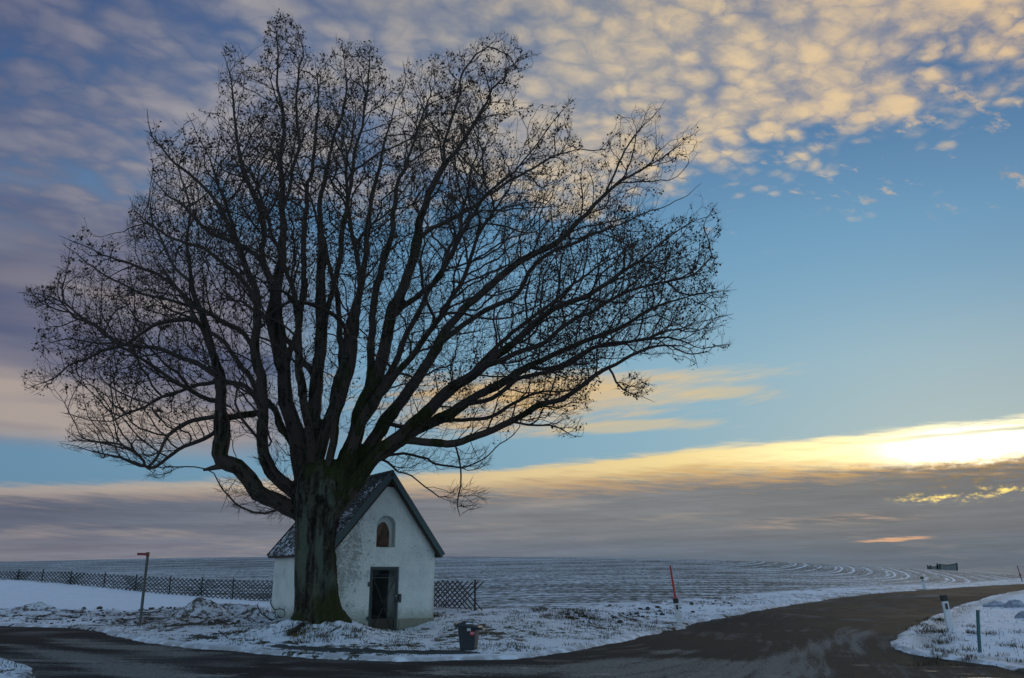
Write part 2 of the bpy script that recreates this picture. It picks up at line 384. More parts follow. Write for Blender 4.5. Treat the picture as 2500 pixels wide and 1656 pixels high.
def sdist(X, Y, poly):                           # signed distance, positive outside
    d2 = np.full(X.shape, 1e9); ins = np.zeros(X.shape, bool); n = len(poly)
    for i in range(n):
        ax, ay = poly[i]; bx, by = poly[(i + 1) % n]; ex, ey = bx - ax, by - ay
        t = np.clip(((X - ax) * ex + (Y - ay) * ey) / (ex * ex + ey * ey + 1e-12), 0, 1)
        d2 = np.minimum(d2, (X - ax - t * ex) ** 2 + (Y - ay - t * ey) ** 2)
        c = (ay > Y) != (by > Y); xi = ax + (Y - ay) / (by - ay + 1e-12) * ex
        ins ^= c & (X < xi)
    d = np.sqrt(d2); return np.where(ins, -d, d)
ROADP = poly_px([(-700, 1512), (0, 1526), (100, 1528), (190, 1531), (228, 1537), (300, 1558), (400, 1574), (480, 1582), (560, 1587), (640, 1595), (760, 1603), (900, 1609),
                 (1050, 1611), (1200, 1607), (1300, 1600), (1400, 1586), (1500, 1566), (1600, 1545), (1700, 1522), (1800, 1500), (1900, 1481), (2000, 1465),
                 (2100, 1452), (2253, 1440), (2400, 1430), (2500, 1425), (2700, 1418), (2760, 1426), (2600, 1433), (2500, 1441), (2400, 1463), (2330, 1481), (2280, 1500),
                 (2220, 1536), (2184, 1560), (2190, 1580), (2230, 1594), (2330, 1609), (2420, 1623), (2500, 1638), (2800, 1690)])
e0 = ROADP[-1]
ROADP = np.vstack([ROADP, [(e0[0] + 8, e0[1] - 3), (24, 3), (-24, 3), (-14, 12.5)], poly_px([(-60, 1720), (125, 1662), (80, 1630), (0, 1600), (-200, 1574), (-700, 1545)])])
FIELD = np.vstack([poly_px([(-500, 1398), (0, 1413), (300, 1437), (560, 1459), (665, 1467), (800, 1475), (1058, 1488), (1183, 1489), (1330, 1484), (1480, 1477), (1650, 1464), (1800, 1452),
                            (1950, 1441), (2100, 1434), (2253, 1428), (2400, 1419), (2500, 1411), (2700, 1406)]), [(200, 160), (300, 900), (-400, 900), (-200, 200)]])
CLEAN = poly_px([(-500, 1403), (0, 1417), (300, 1441), (560, 1463), (665, 1471), (668, 1482), (560, 1474), (440, 1484), (350, 1492), (230, 1490), (100, 1488), (-60, 1484), (-500, 1478)])
DIRT = poly_px([(-300, 1486), (0, 1492), (100, 1490), (230, 1493), (350, 1494), (430, 1487), (520, 1478), (600, 1476), (660, 1484), (665, 1512), (600, 1524), (450, 1528), (340, 1530), (200, 1512), (100, 1506), (-300, 1504)])
ISLE = poly_px([(2500, 1441), (2400, 1463), (2330, 1481), (2280, 1500), (2220, 1536), (2184, 1560), (2190, 1580), (2230, 1594), (2330, 1609), (2420, 1623), (2500, 1638), (2800, 1690), (2900, 1440)])
def micro(X, Y):
    near = 1 - sstep(Y, 60, 110)
    rd = sdist(X, Y, ROADP)
    rdn = rd + fbm(X, Y, .9, 3) * .16 + fbm(X, Y, 5., 2) * .07 + fbm(X, Y, .35, 2) * .14
    fld = 1 - sstep(sdist(X, Y, FIELD), -.5, .6)
    cln = 1 - sstep(sdist(X, Y, CLEAN), -.3, .4)
    dr = 1 - sstep(sdist(X, Y, DIRT) + fbm(X, Y, 1.3, 3) * .5, -.4, .4)
    isl = 1 - sstep(sdist(X, Y, ISLE), -1, 0)
    return rd, rdn, fld, cln, dr, isl, near
def ground_z(X, Y, full=False):
    b = base_z(X, Y); rd, rdn, fld, cln, dr, isl, near = micro(X, Y)
    out_ = sstep(rdn, -.10, .14)
    ridge = np.exp(-((rdn - .22) / .16) ** 2) * .035 * (1 + .6 * fbm(X, Y, 1.1, 3))
    verge = np.clip(1 - fld - cln * .8, 0, 1) * sstep(rd, .3, 1.2)
    lump = fbm(X, Y, 2.6, 4)
    z = b + near * (-.08 + .095 * out_ + ridge * .6 + out_ * (verge * (.035 * lump + .022 * fbm(X, Y, 9., 2)) + dr * .11 * np.maximum(fbm(X, Y, 1.7, 4) + .15, 0)
                    + cln * .05 * fbm(X * .5, Y, .5, 3) + fld * .03 * fbm(X, Y, 3.1, 3)))
    z = z + fld * .03 * fbm(X, Y, .07, 3) * sstep(Y, 45, 80)
    if full: return z, rd, rdn, fld, cln, dr, isl
    return z

# ground grid: columns fan out with distance
rows = np.r_[np.array([-70, -30, -10, 0, 5]), np.exp(np.arange(math.log(9), math.log(14), .02)), np.exp(np.arange(math.log(14), math.log(60), .0042)), np.exp(np.arange(math.log(60), math.log(285), .008)),
             np.array([300, 340, 400, 520, 800, 1500, 3000, 5000])]
cols = np.r_[-4, -2.5, -1.8, -1.3, -1.0, np.arange(-.86, .86, .0036), .87, 1.0, 1.3, 1.8, 2.5, 4]
YY, UU = np.meshgrid(rows, cols, indexing='ij'); XX = UU * np.maximum(YY, 9)
ZZ, RD, RDN, FLD, CLN, DR, ISL = ground_z(XX, YY, True)
nr, nc = XX.shape
idx = np.arange(nr * nc).reshape(nr, nc)
quad = np.stack([idx[:-1, :-1], idx[:-1, 1:], idx[1:, 1:], idx[1:, :-1]], -1).reshape(-1, 4)
gme = fast_mesh('ground', np.stack([XX, YY, ZZ], -1).reshape(-1, 3), quad, True)
# tram lines: nested ovals round the hill
CX, CY, KX, KY = -34., 168., 1.0, 1.3
DXX = np.where(XX > CX, XX - CX, (XX - CX) * .22)
QQ = np.sqrt((DXX * KY) ** 2 + (YY - CY) ** 2); QA = np.arctan2(YY - CY, (XX - CX) * KY)
QQ = QQ + .9 * fbm(XX, YY, .02, 2)
for nm, arr in (('rd', RDN), ('field', FLD), ('clean', CLN), ('dirt', DR), ('isle', ISL), ('row', QQ), ('along', QA * 90)):
    a = gme.attributes.new(nm, 'FLOAT', 'POINT'); a.data.foreach_set('value', arr.astype(np.float32).ravel())

# ---------------------------------------------------------------- materials
def mat(name):
    m = bpy.data.materials.new(name); m.use_nodes = True; N = NT(m.node_tree)
    b = N.n['Principled BSDF']; return m, N, b
def bump(N, b, h, strength=.5, dist=.02):
    n = N.node('ShaderNodeBump'); n.inputs['Strength'].default_value = strength; n.inputs['Distance'].default_value = dist
    N.put(n.inputs['Height'], h); N.l.new(n.outputs[0], b.inputs['Normal'])
def P_obj(N): return N.node('ShaderNodeTexCoord').outputs['Object']
def attr(N, nm):
    a = N.node('ShaderNodeAttribute'); a.attribute_name = nm; return a.outputs['Fac']
SNOW = (.74, .81, .92)
def plain(name, col, rough=.6, var=.25, scale=20., metal=0., bmp=.2, bd=.004):
    m, N, b = mat(name); p = P_obj(N); n = N.noise(p, scale, 4, .6)
    n2 = N.noise(p, scale * .17, 3, .6)
    k = N.add(1 - var, N.mul(N.add(n, n2), var))
    N.put(b.inputs['Base Color'], N.mix(1., (*col, 1), N.xyz(k, k, k), 'MULTIPLY'))
    b.inputs['Metallic'].default_value = metal
    N.put(b.inputs['Roughness'], N.add(rough - .1, N.mul(n2, .2)))
    bump(N, b, n, bmp, bd); return m

def ground_material():
    m, N, b = mat('snowy_ground'); p = P_obj(N)
    rd, fld, cln, dr, isl, row, along = [attr(N, q) for q in ('rd', 'field', 'clean', 'dirt', 'isle', 'row', 'along')]
    nf = N.noise(p, 9., 5, .65); nm = N.noise(p, 2.2, 4, .6); nl = N.noise(p, .35, 3, .5); nff = N.noise(p, 28., 3, .6)
    # --- soil and grass showing through
    gcol = N.ramp(nf, [(.3, (.018, .020, .010)), (.5, (.045, .045, .022)), (.7, (.10, .075, .035))])
    gcol2 = N.ramp(nm, [(.35, (.022, .032, .014)), (.65, (.085, .062, .032))])
    veg = N.mix(.5, gcol, gcol2)
    soil = N.ramp(nf, [(.3, (.016, .015, .012)), (.7, (.055, .048, .036))])
    fsoil = N.ramp(nf, [(.3, (.014, .026, .026)), (.7, (.045, .066, .060))])
    under = N.mix(dr, veg, soil); under = N.mix(fld, under, fsoil)
    # --- how much snow lies
    cover = N.add(N.mul(N.sub(nf, .5), 1.1), N.add(N.mul(N.sub(nm, .5), 1.5), N.mul(N.sub(nl, .5), .9)))
    cover = N.add(cover, N.mul(N.sub(nff, .5), .5))
    g = N.node('ShaderNodeNewGeometry'); nz = N.sep(g.outputs['Normal'])[2]
    cover = N.add(cover, .17)
    cover = N.add(cover, N.mul(N.ss(rd, .55, .12), N.ss(nl, .42, .62, .0, .45)))
    cover = N.sub(cover, N.mul(dr, .10))
    cover = N.add(cover, N.mul(isl, .22))
    sn_v = N.ss(cover, -.06, .10)
    # --- field: speckle along rows, tram lines
    rv = N.xyz(N.mul(along, 2.6), N.mul(row, 3.6), 0.)
    f1 = N.noise(rv, 1.0, 5, .68); f2 = N.noise(N.xyz(N.mul(along, .10), N.mul(row, 1.7), 3.), 1.0, 3, .6); f3 = N.noise(p, .045, 3, .5)
    ft = N.m('FRACT', N.m('DIVIDE', N.add(row, N.mul(N.sub(N.noise(p, .3, 2), .5), .35)), 7.4))
    trk = N.mx(N.ss(N.m('ABSOLUTE', N.sub(ft, .30)), .026, .008), N.mul(N.ss(N.m('ABSOLUTE', N.sub(ft, .54)), .024, .008), .8))
    ft2 = N.m('FRACT', N.m('DIVIDE', row, 2.47)); trk2 = N.mul(N.ss(N.m('ABSOLUTE', N.sub(ft2, .5)), .16, .04), N.ss(N.noise(N.xyz(N.mul(along, .25), N.mul(row, .8), 7.), 1.0, 3, .6), .42, .62))
    patch = N.ss(N.noise(N.xyz(N.mul(along, .12), N.mul(row, .3), 0.), 1.0, 3, .6), .38, .60)
    fc = N.add(N.mul(N.sub(f1, .5), 2.4), N.add(N.mul(N.sub(f2, .5), .6), N.mul(N.sub(f3, .5), .7)))
    fc = N.add(N.add(fc, -.10), N.add(N.mul(N.mul(trk, N.add(.62, N.mul(patch, .38))), 1.25), N.mul(trk2, .50)))
    sn_f = N.ss(fc, -.30, .42)
    sn = N.add(N.mul(sn_v, N.sub(1., fld)), N.mul(sn_f, fld))
    sn = N.mx(sn, N.mul(cln, N.ss(N.add(nl, N.mul(nf, .2)), .25, .4)))
    # snow itself: clean to slushy near the road
    sd = N.mix(N.ss(nm, .35, .75, 0., .45), (*SNOW, 1), (.60, .66, .74, 1))
    slush = N.mul(N.mul(isl, N.ss(rd, 1.5, .4)), N.ss(N.add(nm, N.mul(nf, .4)), .42, .70))
    slush = N.mx(slush, N.mul(N.ss(rd, .45, -.05), N.ss(nm, .38, .60)))
    sd = N.mix(N.mul(slush, .75), sd, (.20, .18, .17, 1))
    sd = N.mix(N.mul(dr, N.ss(nf, .4, .6, 0., .5)), sd, (.30, .28, .27, 1))
    col = N.mix(sn, under, sd)
    N.put(b.inputs['Base Color'], col); b.inputs['Roughness'].default_value = .75
    b.inputs['Specular IOR Level'].default_value = .25
    hgt = N.add(N.mul(nf, .55), N.add(N.mul(nff, .25), N.mul(sn, .5)))
    bump(N, b, hgt, .8, .05); return m
M_ground = ground_material(); gme.materials.append(M_ground)
ground = bpy.data.objects.new('ground', gme); SC.collection.objects.link(ground); ground['kind'] = 'structure'

# ---------------------------------------------------------------- road
ry0 = np.searchsorted(rows, 2); ry1 = np.searchsorted(rows, 175)
rsel = idx[ry0:ry1 + 1]; RS = slice(ry0, ry1 + 1)
keepv = RD[RS] < .9
rq = np.stack([rsel[:-1, :-1], rsel[:-1, 1:], rsel[1:, 1:], rsel[1:, :-1]], -1).reshape(-1, 4)
kv = np.zeros(nr * nc, bool); kv[rsel.ravel()] = keepv.ravel()
rq = rq[kv[rq].all(1)]
used, inv = np.unique(rq, return_inverse=True)
BZ = base_z(XX[RS], YY[RS]); zfull = np.zeros(nr * nc); zfull[rsel.ravel()] = (BZ - .035 + .008 * fbm(XX[RS], YY[RS], .6, 3)).ravel()
rv_ = np.stack([XX.ravel()[used], YY.ravel()[used], zfull[used]], -1)
rme = fast_mesh('road', rv_, inv.reshape(-1, 4), True)
a = rme.attributes.new('rd', 'FLOAT', 'POINT'); a.data.foreach_set('value', RD.ravel()[used].astype(np.float32))
FR = [([(1360, 1620), (1500, 1600), (1700, 1603), (1860, 1612), (2000, 1600), (2020, 1640), (1900, 1700), (1300, 1700)], .8), ([(1800, 1620), (1930, 1585), (2040, 1545), (2075, 1528), (2090, 1535), (2070, 1560), (1990, 1600), (1880, 1640)], .9),
      ([(2070, 1545), (2120, 1535), (2128, 1543), (2090, 1556), (2100, 1590), (2075, 1588)], 1.), ([(1575, 1585), (1640, 1582), (1690, 1586), (1650, 1593), (1600, 1593)], .9), ([(2230, 1452), (2330, 1448), (2300, 1455), (2240, 1458)], .9),
      ([(90, 1552), (200, 1556), (330, 1572), (560, 1592), (430, 1600), (150, 1570)], .95), ([(0, 1570), (120, 1580), (420, 1622), (560, 1656), (300, 1656), (120, 1610)], .95), ([(1050, 1625), (1280, 1622), (1420, 1630), (1300, 1645), (1000, 1640)], .9),
      ([(2150, 1640), (2400, 1645), (2400, 1660), (2100, 1660)], .35)]
fro = np.zeros(len(used)); UX, UY = XX.ravel()[used], YY.ravel()[used]
for pl, k in FR:
    sd_ = sdist(UX, UY, poly_px(pl)); fro = np.maximum(fro, k * (1 - sstep(sd_, -.7, .8)))
a = rme.attributes.new('frost', 'FLOAT', 'POINT'); a.data.foreach_set('value', fro.astype(np.float32))
def road_material():
    m, N, b = mat('wet_asphalt'); p = P_obj(N); x, y, z = N.sep(p); rd = attr(N, 'rd')
    # traffic runs left-right in the junction and bends away up the hill on the right
    fz = attr(N, 'frost')
    bend = N.ss(N.sub(N.mul(x, 1.0), N.mul(y, -.0)), 0., 11.)
    ca, sa = math.cos(R(50)), math.sin(R(50))
    u1 = N.add(x, N.mul(y, .28)); v1 = N.sub(y, N.mul(x, -.10))
    u2 = N.add(N.mul(x, ca), N.mul(y, sa)); v2 = N.sub(N.mul(y, ca), N.mul(x, sa))
    u = N.add(N.mul(u1, N.sub(1., bend)), N.mul(u2, bend)); v = N.add(N.mul(v1, N.sub(1., bend)), N.mul(v2, bend))
    sv_ = N.xyz(N.mul(u, .22), N.mul(v, 1.5), 0.)
    s1 = N.noise(sv_, 1.0, 4, .6); s2 = N.noise(p, .32, 3, .5, .6); g1 = N.noise(p, 55., 2, .7); g2 = N.noise(p, 14., 4, .65)
    frost = N.ss(N.add(N.add(N.mul(s1, .55), N.mul(s2, .65)), N.mul(g2, .12)), .66, .84)
    frost = N.mx(frost, N.mul(N.ss(rd, -.5, -.0), N.ss(N.add(s1, N.mul(g2, .4)), .6, .85, 0., .6)))
    frost = N.mx(N.mul(frost, .55), N.mul(N.ss(N.add(fz, N.add(N.mul(N.sub(s1, .5), 1.8), N.add(N.mul(N.sub(g2, .5), 1.0), N.mul(N.sub(g1, .5), .5)))), .28, .85), .95))
    left = N.mul(N.ss(x, -5., -10.), N.ss(y, 21.5, 19.)); frost = N.mx(frost, N.mul(left, N.ss(N.add(s1, N.mul(g2, .3)), .55, .8)))
    spots = N.ss(N.add(N.noise(N.xyz(N.mul(u, .9), N.mul(v, 4.), 4.), 1.0, 4, .6), N.mul(g2, .1)), .75, .79)
    base = N.ramp(g1, [(.25, (.018, .017, .016)), (.55, (.036, .033, .031)), (.8, (.080, .075, .070))])
    brown = N.mix(N.ss(s2, .35, .6, 0., .45), base, (.050, .040, .038, 1))
    fr = N.ramp(N.add(N.mul(g1, .5), N.mul(g2, .5)), [(.35, (.10, .097, .093)), (.65, (.28, .27, .255))])
    col = N.mix(frost, brown, fr)
    col = N.mix(N.mul(spots, .55), col, (.42, .42, .46, 1))
    N.put(b.inputs['Base Color'], col)
    wet = N.ss(N.add(N.mul(s2, .6), N.mul(s1, .4)), .40, .56)
    pud = N.mul(N.ss(N.add(N.noise(N.xyz(N.mul(x, .5), N.mul(y, 1.6), 2.), 1.0, 3, .6), N.mul(g2, .12)), .66, .72), N.ss(y, 20.5, 18.5))
    N.put(b.inputs['Roughness'], N.mx(N.sub(N.add(N.add(.78, N.mul(wet, .10)), N.mul(frost, .2)), N.mul(pud, .42)), .2))
    N.put(b.inputs['Specular IOR Level'], N.add(.04, N.mul(pud, .40)))
    bump(N, b, N.add(N.mul(g1, .5), g2), .7, .012); return m
M_road = road_material(); rme.materials.append(M_road)
road = bpy.data.objects.new('road', rme); SC.collection.objects.link(road); road['kind'] = 'structure'

# ---------------------------------------------------------------- kerb: low dark asphalt lip set in the verge
M_asph = plain('old_asphalt', (.030, .032, .034), .7, .5, 30., bmp=.6, bd=.02)
def ridge_strip(name, pxs, w, h, seed):
    pts = np.array([G(*p)[:2] for p in pxs]); seg = np.r_[0, np.cumsum(np.linalg.norm(np.diff(pts, axis=0), axis=1))]
    t = np.arange(0, seg[-1], .06); X = np.interp(t, seg, pts[:, 0]); Y = np.interp(t, seg, pts[:, 1])
    tx = np.gradient(X); ty = np.gradient(Y); l = np.hypot(tx, ty); nx, ny = -ty / l, tx / l
    prof = np.linspace(-1, 1, 9); V = []
    for q in prof:
        ww = w * (1 + .25 * fbm(t, t * 0 + seed, .9, 3)) * np.minimum(1, np.minimum(t, t[-1] - t) / .5 + .05)
        x = X + nx * q * ww / 2; y = Y + ny * q * ww / 2
        hh = h * (1 - abs(q) ** 2.5) * np.minimum(1, np.minimum(t, t[-1] - t) / .6) + .02 * fbm(t, t * 0 + q * 3 + seed, 3., 2)
        V.append(np.stack([x, y, ground_z(X, Y) - .03 + hh], -1))
    V = np.stack(V, 1); n, k = V.shape[:2]; id_ = np.arange(n * k).reshape(n, k)
    F = np.stack([id_[:-1, :-1], id_[1:, :-1], id_[1:, 1:], id_[:-1, 1:]], -1).reshape(-1, 4)
    o = link_mesh(name, fast_mesh(name, V.reshape(-1, 3), F, True), M_asph); o['kind'] = 'structure'; return o
ridge_strip('kerb', [(640, 1578), (680, 1583), (760, 1590), (860, 1595), (980, 1598), (1100, 1599), (1200, 1597)], .16, .10, 1.)
ridge_strip('kerb', [(472, 1555), (500, 1560), (548, 1566)], .22, .09, 5.)

# ================================================================ chapel
import bmesh
def fix_normals(me):
    bm = bmesh.new(); bm.from_mesh(me); bmesh.ops.recalc_face_normals(bm, faces=bm.faces[:]); bm.to_mesh(me); bm.free()
PHI = .565; CW, CL, EAVE, RIDGE, RX = 3.384, 5.16, 2.50, 4.65, 1.763
CO = np.array([-5.223, 25.188, 0.])
chap = empty('chapel', CO, PHI, 'small whitewashed roadside chapel with steep mossy snow-dusted gable roof behind the tree trunk', 'chapel')
def cw(x, y, z=0):                              # chapel frame -> world
    return np.array([CO[0] + x * math.cos(PHI) - y * math.sin(PHI), CO[1] + x * math.sin(PHI) + y * math.cos(PHI), z])
def plaster():
    m, N, b = mat('old_whitewash'); p = P_obj(N); x, y, z = N.sep(p)
    n1 = N.noise(p, 1.6, 4, .6); n2 = N.noise(p, 7., 5, .65); n3 = N.noise(p, 30., 3, .6)
    c = N.mix(N.ss(n1, .35, .7), (.70, .76, .75, 1), (.55, .63, .64, 1))
    c = N.mix(N.mul(N.ss(n2, .55, .75), .4), c, (.40, .44, .44, 1))
    # lost lime coat: speckled patches, mostly on the left of the front and beside the niche
    front = N.ss(y, .25, .02)
    zone = N.add(N.mul(N.ss(x, 1.9, .3), .14), N.mul(N.mul(N.ss(z, 1.1, 2.2), N.ss(z, 3.9, 3.0)), .05))
    fl = N.ss(N.add(N.add(N.mul(n2, .62), N.mul(n3, .28)), N.add(N.mul(front, zone), N.mul(N.sub(n1, .5), .35))), .60, .68)
    speck = N.ss(N.add(N.add(N.mul(N.noise(p, 15., 5, .7), .75), N.mul(n3, .25)), N.add(N.mul(front, N.mul(zone, .55)), N.mul(N.sub(n1, .5), .12))), .60, .665)
    c = N.mix(N.mul(speck, .75), c, (.24, .23, .19, 1))
    c = N.mix(N.mul(fl, .45), c, (.30, .30, .26, 1))
    # cracks
    w = N.vadd(N.scl(p, .9), N.scl(N.noise(p, 1.4, 4, .6, out=1), .9))
    vo = N.voro(w, .8, 'DISTANCE_TO_EDGE'); cr = N.mul(N.ss(vo.outputs['Distance'], .010, .003), N.ss(n1, .56, .66))
    c = N.mix(N.mul(cr, .55), c, (.16, .16, .14, 1))
    # algae and splash dirt along the foot and the right corner
    foot = N.mul(N.ss(N.add(z, N.mul(N.sub(n2, .5), .7)), .85, .30), .75)
    c = N.mix(foot, c, (.22, .25, .20, 1))
    cor = N.mul(N.ss(N.add(x, N.mul(N.sub(n2, .5), .25)), 3.24, 3.38), N.ss(z, 2.4, .6)); c = N.mix(N.mul(cor, .5), c, (.26, .24, .21, 1))
    streak = N.noise(N.vmul(p, (7., 7., .5)), 1., 3, .6); c = N.mix(N.mul(N.ss(streak, .58, .75), .22), c, (.30, .33, .32, 1))
    N.put(b.inputs['Base Color'], c); b.inputs['Roughness'].default_value = .9
    bump(N, b, N.add(N.mul(n2, .7), N.sub(N.mul(n3, .35), N.mul(fl, .5))), 1., .04); return m
M_plaster = plaster()
def cutter(fn):
    b = MB(); fn(b); return b.build('cutter')
# solid body minus room, doorway and niche
def pent(x0, x1, zb, e, r, xr): return [(x0, zb), (x1, zb), (x1, e), (xr, r), (x0, e)]
def gprism(b, poly, y0, y1): b.prism(poly, lambda p: (p[0], y0, p[1]), lambda p: (p[0], y1, p[1]))
b = MB(); gprism(b, pent(0, CW, -.4, EAVE - .02, RIDGE - .10, RX), 0, CL)
wall = b.build('wall', M_plaster, chap)
DX0, DX1, DZ0, DZ1 = 1.27, 2.19, .08, 1.89
def arch(x0, x1, z0, zt, n=14, pointed=0.):
    r = (x1 - x0) / 2; cx = (x0 + x1) / 2; zs = zt - r * (1 + pointed); pts = [(x0, z0), (x1, z0)]
    for i in range(n + 1):
        a = math.pi * i / n; pts.append((cx + r * math.cos(a), zs + r * (1 + pointed) * math.sin(a) ** (1. if not pointed else 1.25)))
    return pts
cut = []
def c1_(b): gprism(b, pent(.42, CW - .42, .12, EAVE - .2, RIDGE - .7, RX), .42, CL - .4)
def c2_(b): gprism(b, [(DX0, DZ0 - .2), (DX1, DZ0 - .2), (DX1, DZ1), (DX0, DZ1)], -.5, .6)
def c3_(b): gprism(b, arch(1.42, 2.02, 2.46, 3.38), -.5, .26)
for fn in (c1_, c2_, c3_):
    c = cutter(fn); fix_normals(c.data); c.parent = chap; cut.append(c)
    mo = wall.modifiers.new('b', 'BOOLEAN'); mo.operation = 'DIFFERENCE'; mo.solver = 'EXACT'; mo.object = c
fix_normals(wall.data)
mo = wall.modifiers.new('bv', 'BEVEL'); mo.width = .025; mo.segments = 3; mo.limit_method = 'ANGLE'; mo.angle_limit = R(35)
bake(wall)
for c in cut: bpy.data.objects.remove(c, do_unlink=True)
# plinth on the right of the door
M_conc = plain('mossy_concrete', (.20, .21, .17), .9, .5, 9., bmp=.6, bd=.02)
b = MB(); b.box((2.80, .02, .10), (1.16, .14, .62)); b.build('plinth', M_conc, chap, bevel=.02)
b = MB(); b.box(((DX0 + DX1) / 2, -.06, -.05), (1.02, .5, .30)); b.build('doorstep', M_conc, chap, bevel=.02)
# interior floor
b = MB(); b.box((CW / 2, CL / 2, .07), (CW - .84, CL - .84, .10)); b.build('floor', plain('dark_floor', (.08, .07, .06), .8, .4, 6.), chap)

b = MB(); b.box((2.63, 1.0, 1.08), (.64, .08, 1.86)); b.build('added_inner_panel', M_plaster, chap)  # pale panel added inside the room to catch light from the doorway
# roof: two slopes laid in courses of small tiles
def roof_material():
    m, N, b = mat('mossy_snowy_tiles'); p = P_obj(N)
    n1 = N.noise(p, 2.0, 4, .6); n2 = N.noise(p, 11., 4, .65); n3 = N.noise(p, 40., 2, .6)
    c = N.ramp(n3, [(.3, (.010, .016, .017)), (.7, (.032, .046, .044))])
    c = N.mix(N.ss(N.add(n2, N.mul(n1, .3)), .60, .75), c, (.035, .055, .022, 1))
    z = N.sep(p)[2]
    sn = N.ss(N.add(N.mul(n2, .8), N.add(N.mul(n1, .35), N.mul(N.ss(z, 4.2, 2.6), .06))), .645, .69)
    c = N.mix(sn, c, (*SNOW, 1)); N.put(b.inputs['Base Color'], c); b.inputs['Roughness'].default_value = .8
    bump(N, b, N.add(n2, N.mul(sn, .6)), .9, .03); return m
M_roof = roof_material()
M_dark = plain('dark_wood', (.040, .026, .020), .8, .4, 25.)
M_teal = plain('weathered_green_metal', (.040, .080, .088), .55, .35, 12., bmp=.15)
OF, OB, OE = .17, .14, .18
roof = MB(); sides = []
for sgn in (-1, 1):
    ex = -OE if sgn < 0 else CW + OE
    ew = 0 if sgn < 0 else CW
    slope = (RIDGE - EAVE) / (RX if sgn < 0 else CW - RX)
    ez = EAVE - OE * slope
    a = Vector((RX, 0, RIDGE)); e = Vector((ex, 0, ez)); L = (a - e).length; d = (a - e) / L
    nrm = Vector((-d.z, 0, d.x)) * (1 if sgn < 0 else -1)
    if nrm.z < 0: nrm = -nrm
    # boarding
    q = [e - nrm * .05, a - nrm * .05, a + nrm * .004, e + nrm * .004]
    roof.prism([(v.x, v.z) for v in q], lambda p: (p[0], -OF, p[1]), lambda p: (p[0], CL + OB, p[1]))
    ncr = int(L / .145); ny = int((CL + OF + OB) / .16)
    for r_ in range(ncr):
        s0 = L * r_ / ncr - .03; s1 = L * (r_ + 1) / ncr + .015
        for k in range(ny + 1):
            y0 = -OF - .01 + (k - (.5 if r_ % 2 else 0)) * .16; y1 = y0 + .152
            y0 = max(y0, -OF - .01); y1 = min(y1, CL + OB + .01)
            if y1 - y0 < .02: continue
            j = rng.normal(0, .004, 3); o0 = .030 + j[0]; o1 = .010 + j[1]
            p0 = e + d * (s0 + j[2]); p1 = e + d * s1
            roof.add([(*(p0 + nrm * .005).xz, 0)] * 0 + [(v.x, yy, v.z) for yy in (y0, y1) for v in (p0 + nrm * (o0 - .02), p1 + nrm * (o1 - .006), p1 + nrm * (o1 + .006), p0 + nrm * (o0))],
                     [(0, 3, 2, 1), (4, 5, 6, 7), (0, 1, 5, 4), (1, 2, 6, 5), (2, 3, 7, 6), (3, 0, 4, 7)])
roof_o = roof.build('roof', M_roof, chap)
b = MB(); b.tube([(RX, -OF - .03, RIDGE + .02), (RX, CL + OB + .02, RIDGE + .02)], .07, 8); b.build('ridge_cap', M_roof, roof_o)
for sgn in (-1, 1):                              # metal verge boards on the front, dark fascia below, eaves boards
    ex = -OE if sgn < 0 else CW + OE
    slope = (RIDGE - EAVE) / (RX if sgn < 0 else CW - RX); ez = EAVE - OE * slope
    a = Vector((RX, 0, RIDGE)); e = Vector((ex, 0, ez)); L = (a - e).length; d = (a - e) / L
    nrm = Vector((-d.z, 0, d.x)); nrm = -nrm if nrm.z < 0 else nrm
    for yy, nm, w0, w1, th, mt in ((-OF - .022, 'verge_board', -.10, .065, .03, M_teal), (-OF + .03, 'barge_rafter', -.16, -.052, .05, M_dark), (CL + OB + .02, 'verge_board', -.09, .06, .03, M_dark)):
        bb = MB(); q = [e + nrm * w0, a + nrm * w0 + d * (0.02), a + nrm * w1 + d * .0, e + nrm * w1 - d * .02]
        bb.prism([(v.x, v.z) for v in q], lambda p: (p[0], yy - th / 2, p[1]), lambda p: (p[0], yy + th / 2, p[1])); bb.build(nm, mt, roof_o)
    bb = MB(); bb.box((ex + (.05 if sgn < 0 else -.05), CL / 2, ez - .045), (.12, CL + OF + OB - .05, .07)); bb.build('eaves_board', M_dark, roof_o)
b = MB(); gprism(b, [(RX - .17, RIDGE - .40), (RX + .17, RIDGE - .42), (RX + .02, RIDGE - .14), (RX - .02, RIDGE - .14)], -.06, -.012); b.build('gable_board', M_dark, roof_o)

# wrought iron gate in the doorway
M_iron = plain('painted_iron', (.020, .042, .046), .5, .3, 30.)
gate = MB(); DCX = (DX0 + DX1) / 2; yg = .06
for x in (DX0 + .03, DX1 - .03): gate.box((x, yg, (DZ0 + DZ1) / 2), (.055, .05, DZ1 - DZ0 - .003))
gate.box((DCX, yg, DZ1 - .03), (DX1 - DX0 - .115, .05, .055)); 
gate_o = gate.build('door_frame', M_iron, chap)
leaf = MB(); lx0, lx1, lz0, lz1 = DX0 + .066, DX1 - .066, DZ0 + .05, DZ1 - .065; yl = .045
for x in (lx0 + .015, lx1 - .015): leaf.box((x, yl, (lz0 + lz1) / 2), (.03, .03, lz1 - lz0))
for z in (lz0 + .015, lz1 - .012, lz1 - .24): leaf.box(((lx0 + lx1) / 2, yl - .002, z), (lx1 - lx0 - .062, .026, .024))
zm = lz0 + .62
for s in (-1, 1):
    leaf.bar((DCX + s * .02, yl - .014, zm + .12), (DCX + s * .35, yl - .014, lz1 - .26), .022, .014)
    leaf.bar((DCX + s * .02, yl - .014, zm - .02), (DCX + s * .30, yl - .014, lz0 + .03), .022, .014)
leaf_o = leaf.build('gate', M_iron, chap)
sc = MB()
